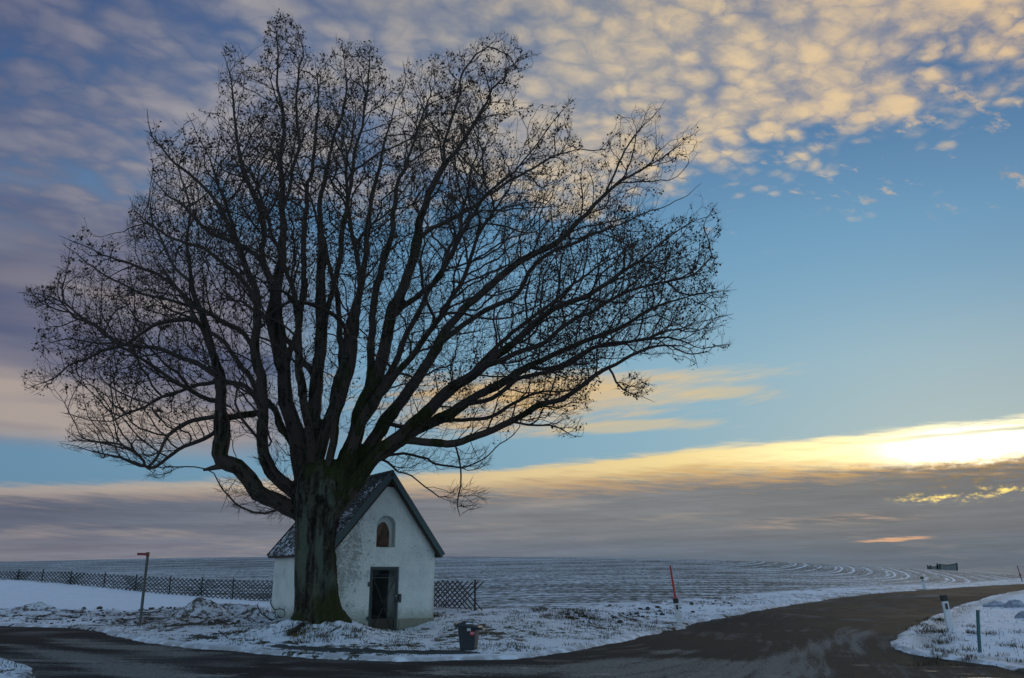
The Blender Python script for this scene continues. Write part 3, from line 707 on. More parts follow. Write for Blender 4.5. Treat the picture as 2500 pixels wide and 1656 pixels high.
for s in (-1, 1):                                # scrolls in the head of the gate
    cx, cz = DCX + s * .255, lz1 - .12; pts = []
    for i in range(34):
        t_ = i / 33; a_ = t_ * 2.35 * 2 * math.pi; r_ = .085 * (1 - t_ * .78)
        pts.append((cx - s * math.cos(a_ + 2.2) * r_, yl - .012, cz - math.sin(a_ + 2.2) * r_ * 1.0))
    sc.tube([(DCX + s * .03, yl - .012, lz1 - .22), (DCX + s * .10, yl - .012, lz1 - .14)] + pts, .0075, 6)
sc.tube([(DCX + math.cos(a) * .05, yl - .012, lz1 - .19 + math.sin(a) * .045) for a in np.linspace(-.4, math.pi + .4, 14)], .0075, 6)
sc.build('scrollwork', M_iron, leaf_o)
lk = MB(); lk.box((DX1 - .06, yl - .045, 1.02), (.10, .05, .17)); lk.box((DX1 + .035, -.035, 1.0), (.075, .05, .24)); lk.tube([(DX1 - .07, -.03, 1.09), (DX1 - .07, -.07, 1.09), (DX1 - .21, -.08, 1.085)], .011, 8)
lk.build('lock', plain('dark_lock_case', (.018, .030, .034), .4, .3, 40.), leaf_o, bevel=.006)
M_galv = plain('worn_steel', (.45, .47, .48), .4, .2, 60., metal=.8)
lk = MB(); lk.box((DX1 - .085, yl - .078, 1.075), (.045, .012, .03)); lk.build('keyhole_plate', M_galv, leaf_o)
for hz, hh in ((1.40, .13), (.45, .10)):
    hb = MB(); hb.box((DX0 - .035, -.018, hz), (.06, .03, hh)); hb.build('hinge', M_iron, gate_o, bevel=.005)
# brown sheet low in the gate, standing in for the floor seen through
kp = MB(); kp.box((DCX, yl + .018, lz0 + .16), (lx1 - lx0 - .064, .006, .28)); kp.build('floor_tone_panel', plain('floor_brown_sheet', (.040, .030, .022), .7, .5, 8.), leaf_o)

# carved wooden board standing in the niche
wp = empty('wooden_relief', cw(1.70, .17, 2.462), PHI, 'brown carved wooden board with pointed top standing in the arched niche above the door', 'carving')
def wood_mat():
    m, N, b = mat('carved_wood'); p = P_obj(N); n = N.noise(N.vmul(p, (9., 9., 3.)), 1., 4, .65, .8); n2 = N.noise(p, 22., 3, .6)
    N.put(b.inputs['Base Color'], N.ramp(N.add(N.mul(n, .7), N.mul(n2, .3)), [(.34, (.022, .012, .009)), (.5, (.070, .036, .020)), (.66, (.17, .10, .052))])); b.inputs['Roughness'].default_value = .7
    bump(N, b, n, .9, .03); return m
M_wood = wood_mat()
b = MB(); pp = arch(-.205, .205, 0, .74, 16, .75); b.prism(pp, lambda p: (p[0], 0, p[1]), lambda p: (p[0], .05, p[1])); b.build('board', M_wood, wp, bevel=.01)
b = MB()
for i, (zc, rx, rz) in enumerate([(.16, .13, .16), (.30, .10, .14), (.44, .055, .07), (.12, .16, .10)]):
    n_ = 12; V = []; F = []
    for u_ in range(7):
        th_ = math.pi * u_ / 6
        for v_ in range(n_):
            ph_ = 2 * math.pi * v_ / n_; V.append((-.02 + rx * math.sin(th_) * math.cos(ph_), -.012 + .035 * math.sin(th_) * math.sin(ph_), zc + rz * math.cos(th_)))
    for u_ in range(6):
        for v_ in range(n_): F.append((u_ * n_ + v_, u_ * n_ + (v_ + 1) % n_, (u_ + 1) * n_ + (v_ + 1) % n_, (u_ + 1) * n_ + v_))
    b.add(V, F)
b.build('figure', M_wood, wp, smooth=True)
# altar inside, seen through the gate
al = empty('altar', cw(1.55, 3.6, .12), PHI, 'dark wooden altar block inside the chapel behind the iron gate', 'altar')
M_alt = plain('stained_dark_wood', (.020, .018, .022), .6, .4, 12.)
b = MB(); b.box((0, 0, .42), (1.3, .6, .84)); b.build('block', M_alt, al, bevel=.01)
b = MB(); b.box((0, -.03, .875), (1.5, .74, .07)); b.build('table_top', M_alt, al, bevel=.01)
b = MB(); b.box((0, .2, 1.32), (.75, .08, .78)); b.build('panel', M_alt, al, bevel=.02)

# ================================================================ lattice fence
FA, FB, FC = np.array([-.95, 29.05]), np.array([-11.7, 43.]), np.array([-30.6, 52.])
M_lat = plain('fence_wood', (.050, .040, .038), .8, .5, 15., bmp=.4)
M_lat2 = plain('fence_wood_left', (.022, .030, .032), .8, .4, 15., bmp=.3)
def fence(name, s0, s1, flip, posts, dbl, label, m, hgt, stp, run, top=None):
    # path runs from FA through FB to FC; s is metres along it
    l1 = np.linalg.norm(FB - FA); l2 = np.linalg.norm(FC - FB)
    def pt(s):
        q = FA + (FB - FA) * (s / l1) if s < l1 else FB + (FC - FB) * ((s - l1) / l2)
        return q
    def P3(s, h, off=0.):
        q = pt(s); t_ = ((FB - FA) / l1) if s < l1 else ((FC - FB) / l2); nrm = np.array([-t_[1], t_[0]])
        q = q + nrm * off; return np.array([q[0], q[1], zs(s) + h])
    ss_ = np.arange(s0 - 2, s1 + 2, .5); gq = np.array([pt(s) for s in ss_]); zz_ = base_z(gq[:, 0], gq[:, 1]) + .03
    if top: zz_ = np.interp(ss_, [t[0] for t in top], [t[1] - hgt for t in top])
    zs = lambda s: float(np.interp(s, ss_, zz_))
    o = pt(s0 if not flip else s1); root = empty(name, (*pt(s0), zs(s0)), 0, label, 'fence', 'lattice fences')
    r0 = np.array([*pt(s0), zs(s0)])
    lat = MB(); 
    for layer, sg in ((0, 1), (1, -1)):
        k = s0
        while k < s1:
            a, bq = (k, k + run) if sg > 0 else (k + run, k)
            lo_, hi_ = (a, bq)
            # clip at the ends
            def clipseg(a_, b_):
                za, zb = .04, hgt
                for _ in range(1):
                    if a_ < s0: za += (s0 - a_) / (b_ - a_) * (zb - za); a_ = s0
                    if b_ < s0: zb -= (s0 - b_) / (a_ - b_) * (zb - za); b_ = s0
                    if a_ > s1: za += (a_ - s1) / (a_ - b_) * (zb - za); a_ = s1
                    if b_ > s1: zb -= (b_ - s1) / (b_ - a_) * (zb - za); b_ = s1
                return a_, b_, za, zb
            a2, b2, za, zb = clipseg(a, bq)
            if zb - za > .05:
                jz = rng.normal(0, .008, 2)
                off = .022 if sg > 0 else -.022
                lat.bar(P3(a2, za + jz[0], off) - r0, P3(b2, zb + jz[1], off) - r0, .034, .020, up=(.7, .8, 0))
            k += stp
    for (c0, c1) in dbl:                          # panels overlapping: sticks doubled
        k = c0
        while k < c1:
            lat.bar(P3(k, .04, .05) - r0, P3(k + run, hgt, .05) - r0, .034, .02, up=(.7, .8, 0)); lat.bar(P3(k + run * .9 + .1, .04, .07) - r0, P3(k + .1, hgt, .07) - r0, .034, .02, up=(.7, .8, 0)); k += stp
    lat.build('lattice', m, root)
    for s in posts:
        pb = MB(); q = P3(s, 0, -.07) - r0; hh = hgt * (1.06 + .12 * rng.random()); pb.tube([q + (0, 0, -.3), q + (rng.normal(0, .01), 0, hh)], [.035, .032], 8); pb.build('post', m, root)
    return root
l1_ = float(np.linalg.norm(FB - FA))
fence('lattice_fence', 0, 7.5, False, [.55, 3.4, 6.4], [], 'short stretch of crossed wooden lattice fence right of the chapel', M_lat, .93, .30, 1.5)
def s_of(px):                                     # where a sight line column meets the fence line
    t_ = (px - 1250) / FPX; best = min(np.arange(0, 90, .05), key=lambda s: abs(((FA + (FB - FA) * (s / l1_)) if s < l1_ else (FB + (FC - FB) * ((s - l1_) / np.linalg.norm(FC - FB))))[0] / ((FA + (FB - FA) * (s / l1_)) if s < l1_ else (FB + (FC - FB) * ((s - l1_) / np.linalg.norm(FC - FB))))[1] / 1.04 - t_)); return float(best)
posts = [s_of(q) for q in (-60, 8, 70, 130, 186, 250, 328, 400, 476, 548, 620)]
dbl = [(s_of(q + w) - 1., s_of(q - w) - .8) for q, w in ((545, 6), (398, 7), (255, 6), (133, 9))]
tops = []
for px, py in ((-200, 1385), (0, 1393), (250, 1397.5), (475, 1411), (665, 1418.5), (760, 1420)):
    s_ = s_of(px); q = FA + (FB - FA) * (s_ / l1_) if s_ < l1_ else FB + (FC - FB) * ((s_ - l1_) / np.linalg.norm(FC - FB)); tops.append((s_, at(px, py, q[1])[2]))
tops.sort()
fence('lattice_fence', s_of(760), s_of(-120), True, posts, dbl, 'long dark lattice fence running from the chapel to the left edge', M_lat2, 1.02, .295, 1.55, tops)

# ================================================================ roadside posts
M_white = plain('white_plastic', (.56, .60, .64), .5, .25, 14.)
M_black = plain('black_plastic', (.012, .014, .016), .5, .3, 20.)
M_red = plain('signal_red_paint', (.50, .035, .022), .5, .3, 20.)
M_refl = plain('dark_reflector', (.030, .022, .022), .25, .3, 30.)
def delineator(base, top, h, label, stake=None, w=.18, group=None):
    root = empty('delineator_post', base, 0, label, 'delineator', 'white roadside posts')
    ax = Vector(top) - Vector(base); Lh = ax.length; ax.normalize(); q = Vector((0, 0, 1)).rotation_difference(ax).to_matrix()
    def tap(z0, z1, w0, w1, d0, d1, slant=0):
        V = []
        for z, ww, dd in ((z0, w0, d0), (z1, w1, d1)):
            for x, y in ((-.5, -.35), (-.3, -.5), (.3, -.5), (.5, -.35), (.5, .4), (-.5, .4)): V.append(tuple(q @ Vector((x * ww, y * dd, z + (slant * (y + .5) * dd if z == z1 else 0)))))
        return V, [(5, 4, 3, 2, 1, 0), (6, 7, 8, 9, 10, 11)] + [(i, (i + 1) % 6, 6 + (i + 1) % 6, 6 + i) for i in range(6)]
    k = w / .12
    b = MB(); b.add(*tap(-.2, Lh * .83, .125 * k, .105 * k, .11, .09)); b.build('post', M_white, root, bevel=.004)
    b = MB(); b.add(*tap(Lh * .83 + .001, Lh, .115 * k, .112 * k, .10, .098, .25)); b.build('black_cap', M_black, root, bevel=.004)
    b = MB(); b.box(tuple(q @ Vector((0, -.052, Lh * .68))), (.045 * k, .012, Lh * .17), q.to_4x4()); b.build('reflector', M_refl, root)
    if stake is not None:
        d = Vector(stake) - Vector(base); b = MB(); a0 = q @ Vector((0, 0, Lh + .005)); b.tube([a0, d], [.036, .032], 8); b.build('snow_stake', M_red, root)
    return root
g1_ = G(1660, 1529); Y1 = g1_[1]
bz = lambda g: (g[0], g[1], gz(g[0], g[1]) - .02)
delineator(bz(g1_), at(1649, 1462, Y1), 1, 'leaning white roadside post with black cap and tall red snow stake', stake=at(1636, 1381, Y1))
g2_ = G(2321, 1536); delineator(bz(g2_), at(2303, 1454, g2_[1]), 1, 'nearest white roadside post with black cap on the snowy verge at right', w=.20)
g3_ = G(2257, 1438); delineator((g3_[0], g3_[1], gz(g3_[0], g3_[1])), at(2250, 1409, g3_[1]), 1, 'distant white roadside post with black cap beyond the road edge', w=.21)
# far snow stake by the road on the crest
g4_ = G(2497, 1420); Y4 = g4_[1]; b0 = np.array(bz(g4_)); rt = empty('snow_stake', b0, 0, 'thin leaning dark red snow stake far up the road at the right edge', 'snow stake')
tp = at(2483, 1381, Y4) - b0; md = at(2490.5, 1404, Y4) - b0
b = MB(); b.tube([(0, 0, -.3), tuple(tp)], [.055, .045], 6); b.build('pole', plain('rusty_red_paint', (.12, .035, .025), .6, .3, 10.), rt)
b = MB(); b.box(tuple(md), (.20, .16, .22)); b.build('bracket', plain('dull_orange', (.22, .07, .03), .6, .3, 10.), rt, bevel=.01)

# leaning marker pole with red arm, left
g5_ = G(341, 1529); b0 = np.array(bz(g5_)); Y5 = g5_[1]
rt = empty('marker_pole', b0, 0, 'tall leaning grey marker pole with small red arm beside the snow heap', 'marker pole')
tp = at(361.5, 1349, Y5) - b0; M_pole = plain('grey_weathered_pole', (.085, .10, .10), .7, .4, 10.)
b = MB(); b.tube([(0, 0, -.3), tuple(tp * .5), tuple(tp)], [.048, .043, .040], 10); b.build('pole', M_pole, rt, smooth=False)
a0 = at(337, 1353, Y5) - b0; a1 = at(366, 1353.5, Y5) - b0
b = MB(); b.bar(tuple(a0 + (0, -.06, 0)), tuple(a1 + (0, -.06, 0)), .025, .075); b.build('red_arm', plain('dark_red_paint', (.22, .02, .025), .5, .3, 20.), rt, bevel=.004)
b = MB(); b.box(tuple(tp + np.array([0, -.01, -.05])), (.11, .07, .11)); b.build('clamp', M_black, rt, bevel=.006)
# short blue-green post, right
g6_ = G(2391, 1598); b0 = np.array(bz(g6_)); tp = at(2387, 1491, g6_[1]) - b0
rt = empty('short_post', b0, 0, 'short blue-green wooden post standing in snow at the lower right', 'post')
M_bg = plain('blue_green_wood', (.030, .12, .135), .6, .4, 9., bmp=.4)
b = MB(); b.tube([(0, 0, -.3), tuple(tp * .5), tuple(tp)], [.041, .040, .040], 12); b.build('shaft', M_bg, rt)
b = MB(); b.tube([tuple(tp * 1.001), tuple(tp * 1.001 + np.array([0, 0, .012]))], [.046, .040], 12); b.build('top_plate', M_black, rt)

# ================================================================ wheeled bin
g7_ = G(1144, 1588); b0 = np.array(bz(g7_)); kk = g7_[1] / (FPX * 1.0)      # metres per pixel there (level)
H7 = 60 * kk * .985
bn = empty('waste_bin', b0, R(-14), 'small dark grey wheeled waste bin with snow on its lid by the kerb', 'waste bin')
M_bin = plain('dark_bin_plastic', (.016, .024, .030), .45, .25, 30., bmp=.1)
def rrect(w, d, r, n=5):
    pts = []
    for cx, cy, a0 in ((w / 2 - r, d / 2 - r, 0), (-w / 2 + r, d / 2 - r, 90), (-w / 2 + r, -d / 2 + r, 180), (w / 2 - r, -d / 2 + r, 270)):
        for i in range(n + 1):
            a = R(a0 + 90 * i / n); pts.append((cx + r * math.cos(a), cy + r * math.sin(a)))
    return pts
b = MB(); rings = [(0.02, .34, .36), (.06, .355, .38), (H7 * .80, .425, .47), (H7 * .86, .435, .48), (H7 * .865, .465, .51), (H7 * .90, .465, .51)]
V = []; 
for z, w, d in rings: V += [(x, y, z) for x, y in rrect(w, d, .09)]
n_ = 24; F = [tuple(range(n_))[::-1], tuple(range((len(rings) - 1) * n_, len(rings) * n_))]
for i in range(len(rings) - 1):
    for k in range(n_): F.append((i * n_ + k, i * n_ + (k + 1) % n_, (i + 1) * n_ + (k + 1) % n_, (i + 1) * n_ + k))
b.add(V, F); b.build('body', M_bin, bn)
# lid: domed, sloping down to a beak at the right
lid = MB(); V = []; F = []; zt = H7 * .902
prof = [(1.0, 0.), (1.03, .018), (.95, .05), (.6, .085), (0.0, .10)]
base = rrect(.50, .53, .10)
for s_, h_ in prof:
    for x, y in base: V.append((x * s_ + (.07 if x > 0 else 0) * (1 if s_ > .9 else .4) * (1 - abs(y) / .3), y * s_, zt + h_ - .10 * (x + .2)))
for i in range(len(prof) - 1):
    for k in range(24): F.append((i * 24 + k, i * 24 + (k + 1) % 24, (i + 1) * 24 + (k + 1) % 24, (i + 1) * 24 + k))
F.append(tuple(range(24))[::-1]); lid.add(V, F); lid_o = lid.build('lid', M_bin, bn)
b = MB(); b.prism([(.23, zt - .075), (.37, zt - .085), (.365, zt - .055), (.23, zt + .00)], lambda p: (p[0], -.10, p[1]), lambda p: (p[0], .10, p[1])); b.build('lid_lip', M_bin, lid_o, bevel=.006)
b = MB()
for x, y, z, a in ((-.10, -.10, .112, .3), (.06, -.12, .085, 1.), (.0, .08, .13, 2.), (.13, .0, .09, .5)): b.bar((x - .10, y, zt + z + .01), (x + .08, y + .04 * a, zt + z - .012), .030, .016)
b.build('lid_ribs', M_bin, lid_o)
def blob(b, c, r, sc=(1, 1, .4), n=10, m=6, seed=0., up=False):
    V = []; F = []
    for i in range(m + 1):
        th_ = math.pi * i / m * (.5 if up else 1)
        for k in range(n):
            ph_ = 2 * math.pi * k / n; d = (math.sin(th_) * math.cos(ph_), math.sin(th_) * math.sin(ph_), math.cos(th_))
            rr = r * (1 + .35 * float(fbm(np.array([d[0] * 1.3 + seed]), np.array([d[1] * 1.3]), 1.2, 3, np.array([d[2]]))[0]))
            V.append((c[0] + d[0] * rr * sc[0], c[1] + d[1] * rr * sc[1], c[2] + d[2] * rr * sc[2]))
    for i in range(m):
        for k in range(n): F.append((i * n + k, (i + 1) * n + k, (i + 1) * n + (k + 1) % n, i * n + (k + 1) % n))
    b.add(V, F)
M_snow = plain('snow', SNOW, .8, .12, 18., bmp=.5, bd=.02)
b = MB(); [blob(b, (x, y, zt + .075 - .10 * (x + .2)), r, (1.5, 1, .45), seed=x * 9, up=True) for x, y, r in ((-.10, -.03, .075), (.03, -.14, .055), (.07, .06, .07), (.16, -.06, .04), (-.04, .14, .06))]
b.build('snow_cap', M_snow, lid_o, smooth=True)
b = MB(); b.tube([(-.235, -.19, zt - .03), (-.30, -.17, zt + .045), (-.31, 0, zt + .055), (-.30, .17, zt + .045), (-.235, .19, zt - .03)], .024, 8); b.build('handle', M_bin, bn)
M_lab = plain('faded_sticker', (.42, .47, .52), .6, .3, 60.); M_rlab = plain('red_sticker', (.42, .02, .05), .5, .2, 60.)
b = MB(); b.box((.075, -.2455, H7 * .795), (.09, .004, .065)); b.build('white_sticker', M_lab, bn)
b = MB(); M4 = Matrix.Rotation(R(0), 4, 'Z'); b.box((.155, -.2425, H7 * .655), (.10, .004, .085)); rs = b.build('red_sticker', M_rlab, bn)
cu = bpy.data.curves.new('lettering', 'FONT'); cu.body = 'BIO'; cu.size = .058; cu.extrude = .001; cu.align_x = 'CENTER'; cu.align_y = 'CENTER'
to = bpy.data.objects.new('lettering', cu); SC.collection.objects.link(to); dg = bpy.context.evaluated_depsgraph_get()
tm = bpy.data.meshes.new_from_object(to.evaluated_get(dg)); bpy.data.objects.remove(to)
lt = link_mesh('lettering', tm, plain('pale_letter_ink', (.60, .50, .54), .6, .1, 60.), rs); lt.location = (.162, -.2465, H7 * .66); lt.rotation_euler = (R(90), 0, 0)

# ================================================================ net screens on the crest
def net_mat():
    m, N, b = mat('fine_net'); N.put(b.inputs['Base Color'], (.10, .15, .16, 1)); b.inputs['Roughness'].default_value = .8; b.inputs['Alpha'].default_value = .62; return m
M_net = net_mat(); M_npost = plain('dark_net_post', (.020, .030, .034), .7, .3, 5.)
def net_fence(pts, label):
    gs = []
    for px, yb, yt in pts:
        Y = 140.; lo_ = at(px, yb, Y); hi_ = at(px, yt, Y); gs.append((lo_, hi_))
    o = gs[0][0]; gzb = float(base_z(np.array([o[0]]), np.array([o[1]]))[0])
    rt = empty('net_screen', (o[0], o[1], gzb), 0, label, 'net screen', 'net screens on the crest'); r0 = np.array([o[0], o[1], gzb])
    for i, (lo_, hi_) in enumerate(gs):
        b = MB(); b.bar(tuple(np.array([lo_[0], lo_[1], gzb - 1.5]) - r0), tuple(hi_ + (0, 0, .12) - r0), .16, .16); b.build('post', M_npost, rt)
    for (l0, h0), (l1, h1) in zip(gs[:-1], gs[1:]):
        b = MB(); q0, q1 = l0 - (0, 0, 1.2) - r0, l1 - (0, 0, 1.2) - r0; t0, t1 = h0 - r0, h1 - r0; n_ = 12; V = []
        for i in range(n_ + 1):
            s = i / n_; lo2 = q0 + (q1 - q0) * s; t2 = t0 + (t1 - t0) * s - np.array([0, 0, .16 * math.sin(math.pi * s)])
            for dy_ in (-.012, .012): V += [tuple(lo2 + (0, dy_, 0)), tuple(t2 + (0, dy_, 0))]
        F = []
        for i in range(n_):
            a = i * 4; F += [(a, a + 4, a + 5, a + 1), (a + 2, a + 3, a + 7, a + 6), (a + 1, a + 5, a + 7, a + 3)]
        b.add(V, F); b.build('net', M_net, rt)
        b = MB(); b.tube([tuple(t0 + (t1 - t0) * s - np.array([0, 0, .16 * math.sin(math.pi * s) - .03])) for s in np.linspace(0, 1, 9)], .06, 5); b.build('top_rope', M_npost, rt)
net_fence([(2288, 1390, 1377.5), (2294, 1390, 1378.5), (2336, 1391, 1376.5)], 'larger grey-green net screen between dark posts on the field crest')
net_fence([(2265, 1389, 1382), (2271, 1389, 1382.5), (2288.5, 1390, 1382)], 'smaller low net screen left of the larger one on the crest')

# ================================================================ the tree
TY = 23.6                                       # distance of the trunk
OVS = 2500 / 2367.
def bark_mat():
    m, N, b = mat('old_maple_bark'); p = P_obj(N); x, y, z = N.sep(p)
    fz = N.noise(N.vmul(p, (7., 7., 1.0)), 1., 5, .62, .5); n1 = N.noise(p, 1.8, 4, .6); n2 = N.noise(p, 12., 4, .65); n3 = N.noise(p, 45., 3, .6)
    c = N.ramp(N.add(N.mul(fz, .7), N.mul(n2, .3)), [(.40, (.006, .005, .004)), (.50, (.029, .027, .020)), (.62, (.085, .084, .064))])
    plate = N.mul(N.ss(N.noise(N.vmul(p, (3.5, 3.5, .9)), 1., 3, .5), .50, .60), N.mul(N.ss(z, 3.6, 3.0), N.ss(z, .4, 1.2)))
    c = N.mix(N.mul(plate, .6), c, (.095, .125, .098, 1))                        # smoother grey-green plates on the bole
    lich = N.ss(N.add(N.mul(n3, .5), N.mul(n2, .5)), .61, .68); c = N.mix(N.mul(lich, .5), c, (.17, .19, .17, 1))
    mossz = N.add(N.ss(z, 1.1, .2, 0., .11), N.mul(N.mul(N.ss(z, 3.0, 3.8), N.ss(z, 8., 5.)), .10))
    mossx = N.ss(x, -.1, .6, 0., .15)
    g = N.node('ShaderNodeNewGeometry'); nz = N.sep(g.outputs['Normal'])[2]
    ms = N.ss(N.add(N.add(N.mul(n1, .55), N.mul(n2, .38)), N.add(N.add(mossz, mossx), N.mul(N.mx(nz, 0.), .18))), .58, .70)
    c = N.mix(N.mul(ms, .85), c, N.ramp(n3, [(.3, (.006, .010, .003)), (.7, (.040, .052, .012))]))
    N.put(b.inputs['Base Color'], c); b.inputs['Roughness'].default_value = .9; b.inputs['Specular IOR Level'].default_value = .2
    bump(N, b, N.add(fz, N.mul(n2, .4)), 1., .05); return m
M_bark = bark_mat()
M_twig = plain('dark_twig_bark', (.042, .031, .025), .8, .45, 6., bmp=.3)
def leaf_mat():
    m, N, b = mat('dead_leaf'); p = P_obj(N); n = N.noise(p, 1.7, 3, .6); n2 = N.noise(p, 9., 2, .6)
    N.put(b.inputs['Base Color'], N.ramp(N.add(N.mul(n, .6), N.mul(n2, .4)), [(.35, (.020, .012, .010)), (.52, (.050, .024, .014)), (.65, (.085, .040, .020))])); b.inputs['Roughness'].default_value = .8; return m
M_leaf = leaf_mat()

g0 = np.array([at(775, 1500, TY)[0], TY, 0.]); g0[2] = gz(g0[0], TY) - .05
tree = empty('maple_tree', g0, 0, 'huge old broad-crowned maple with a few dead leaves and thick mossy trunk beside chapel', 'tree')

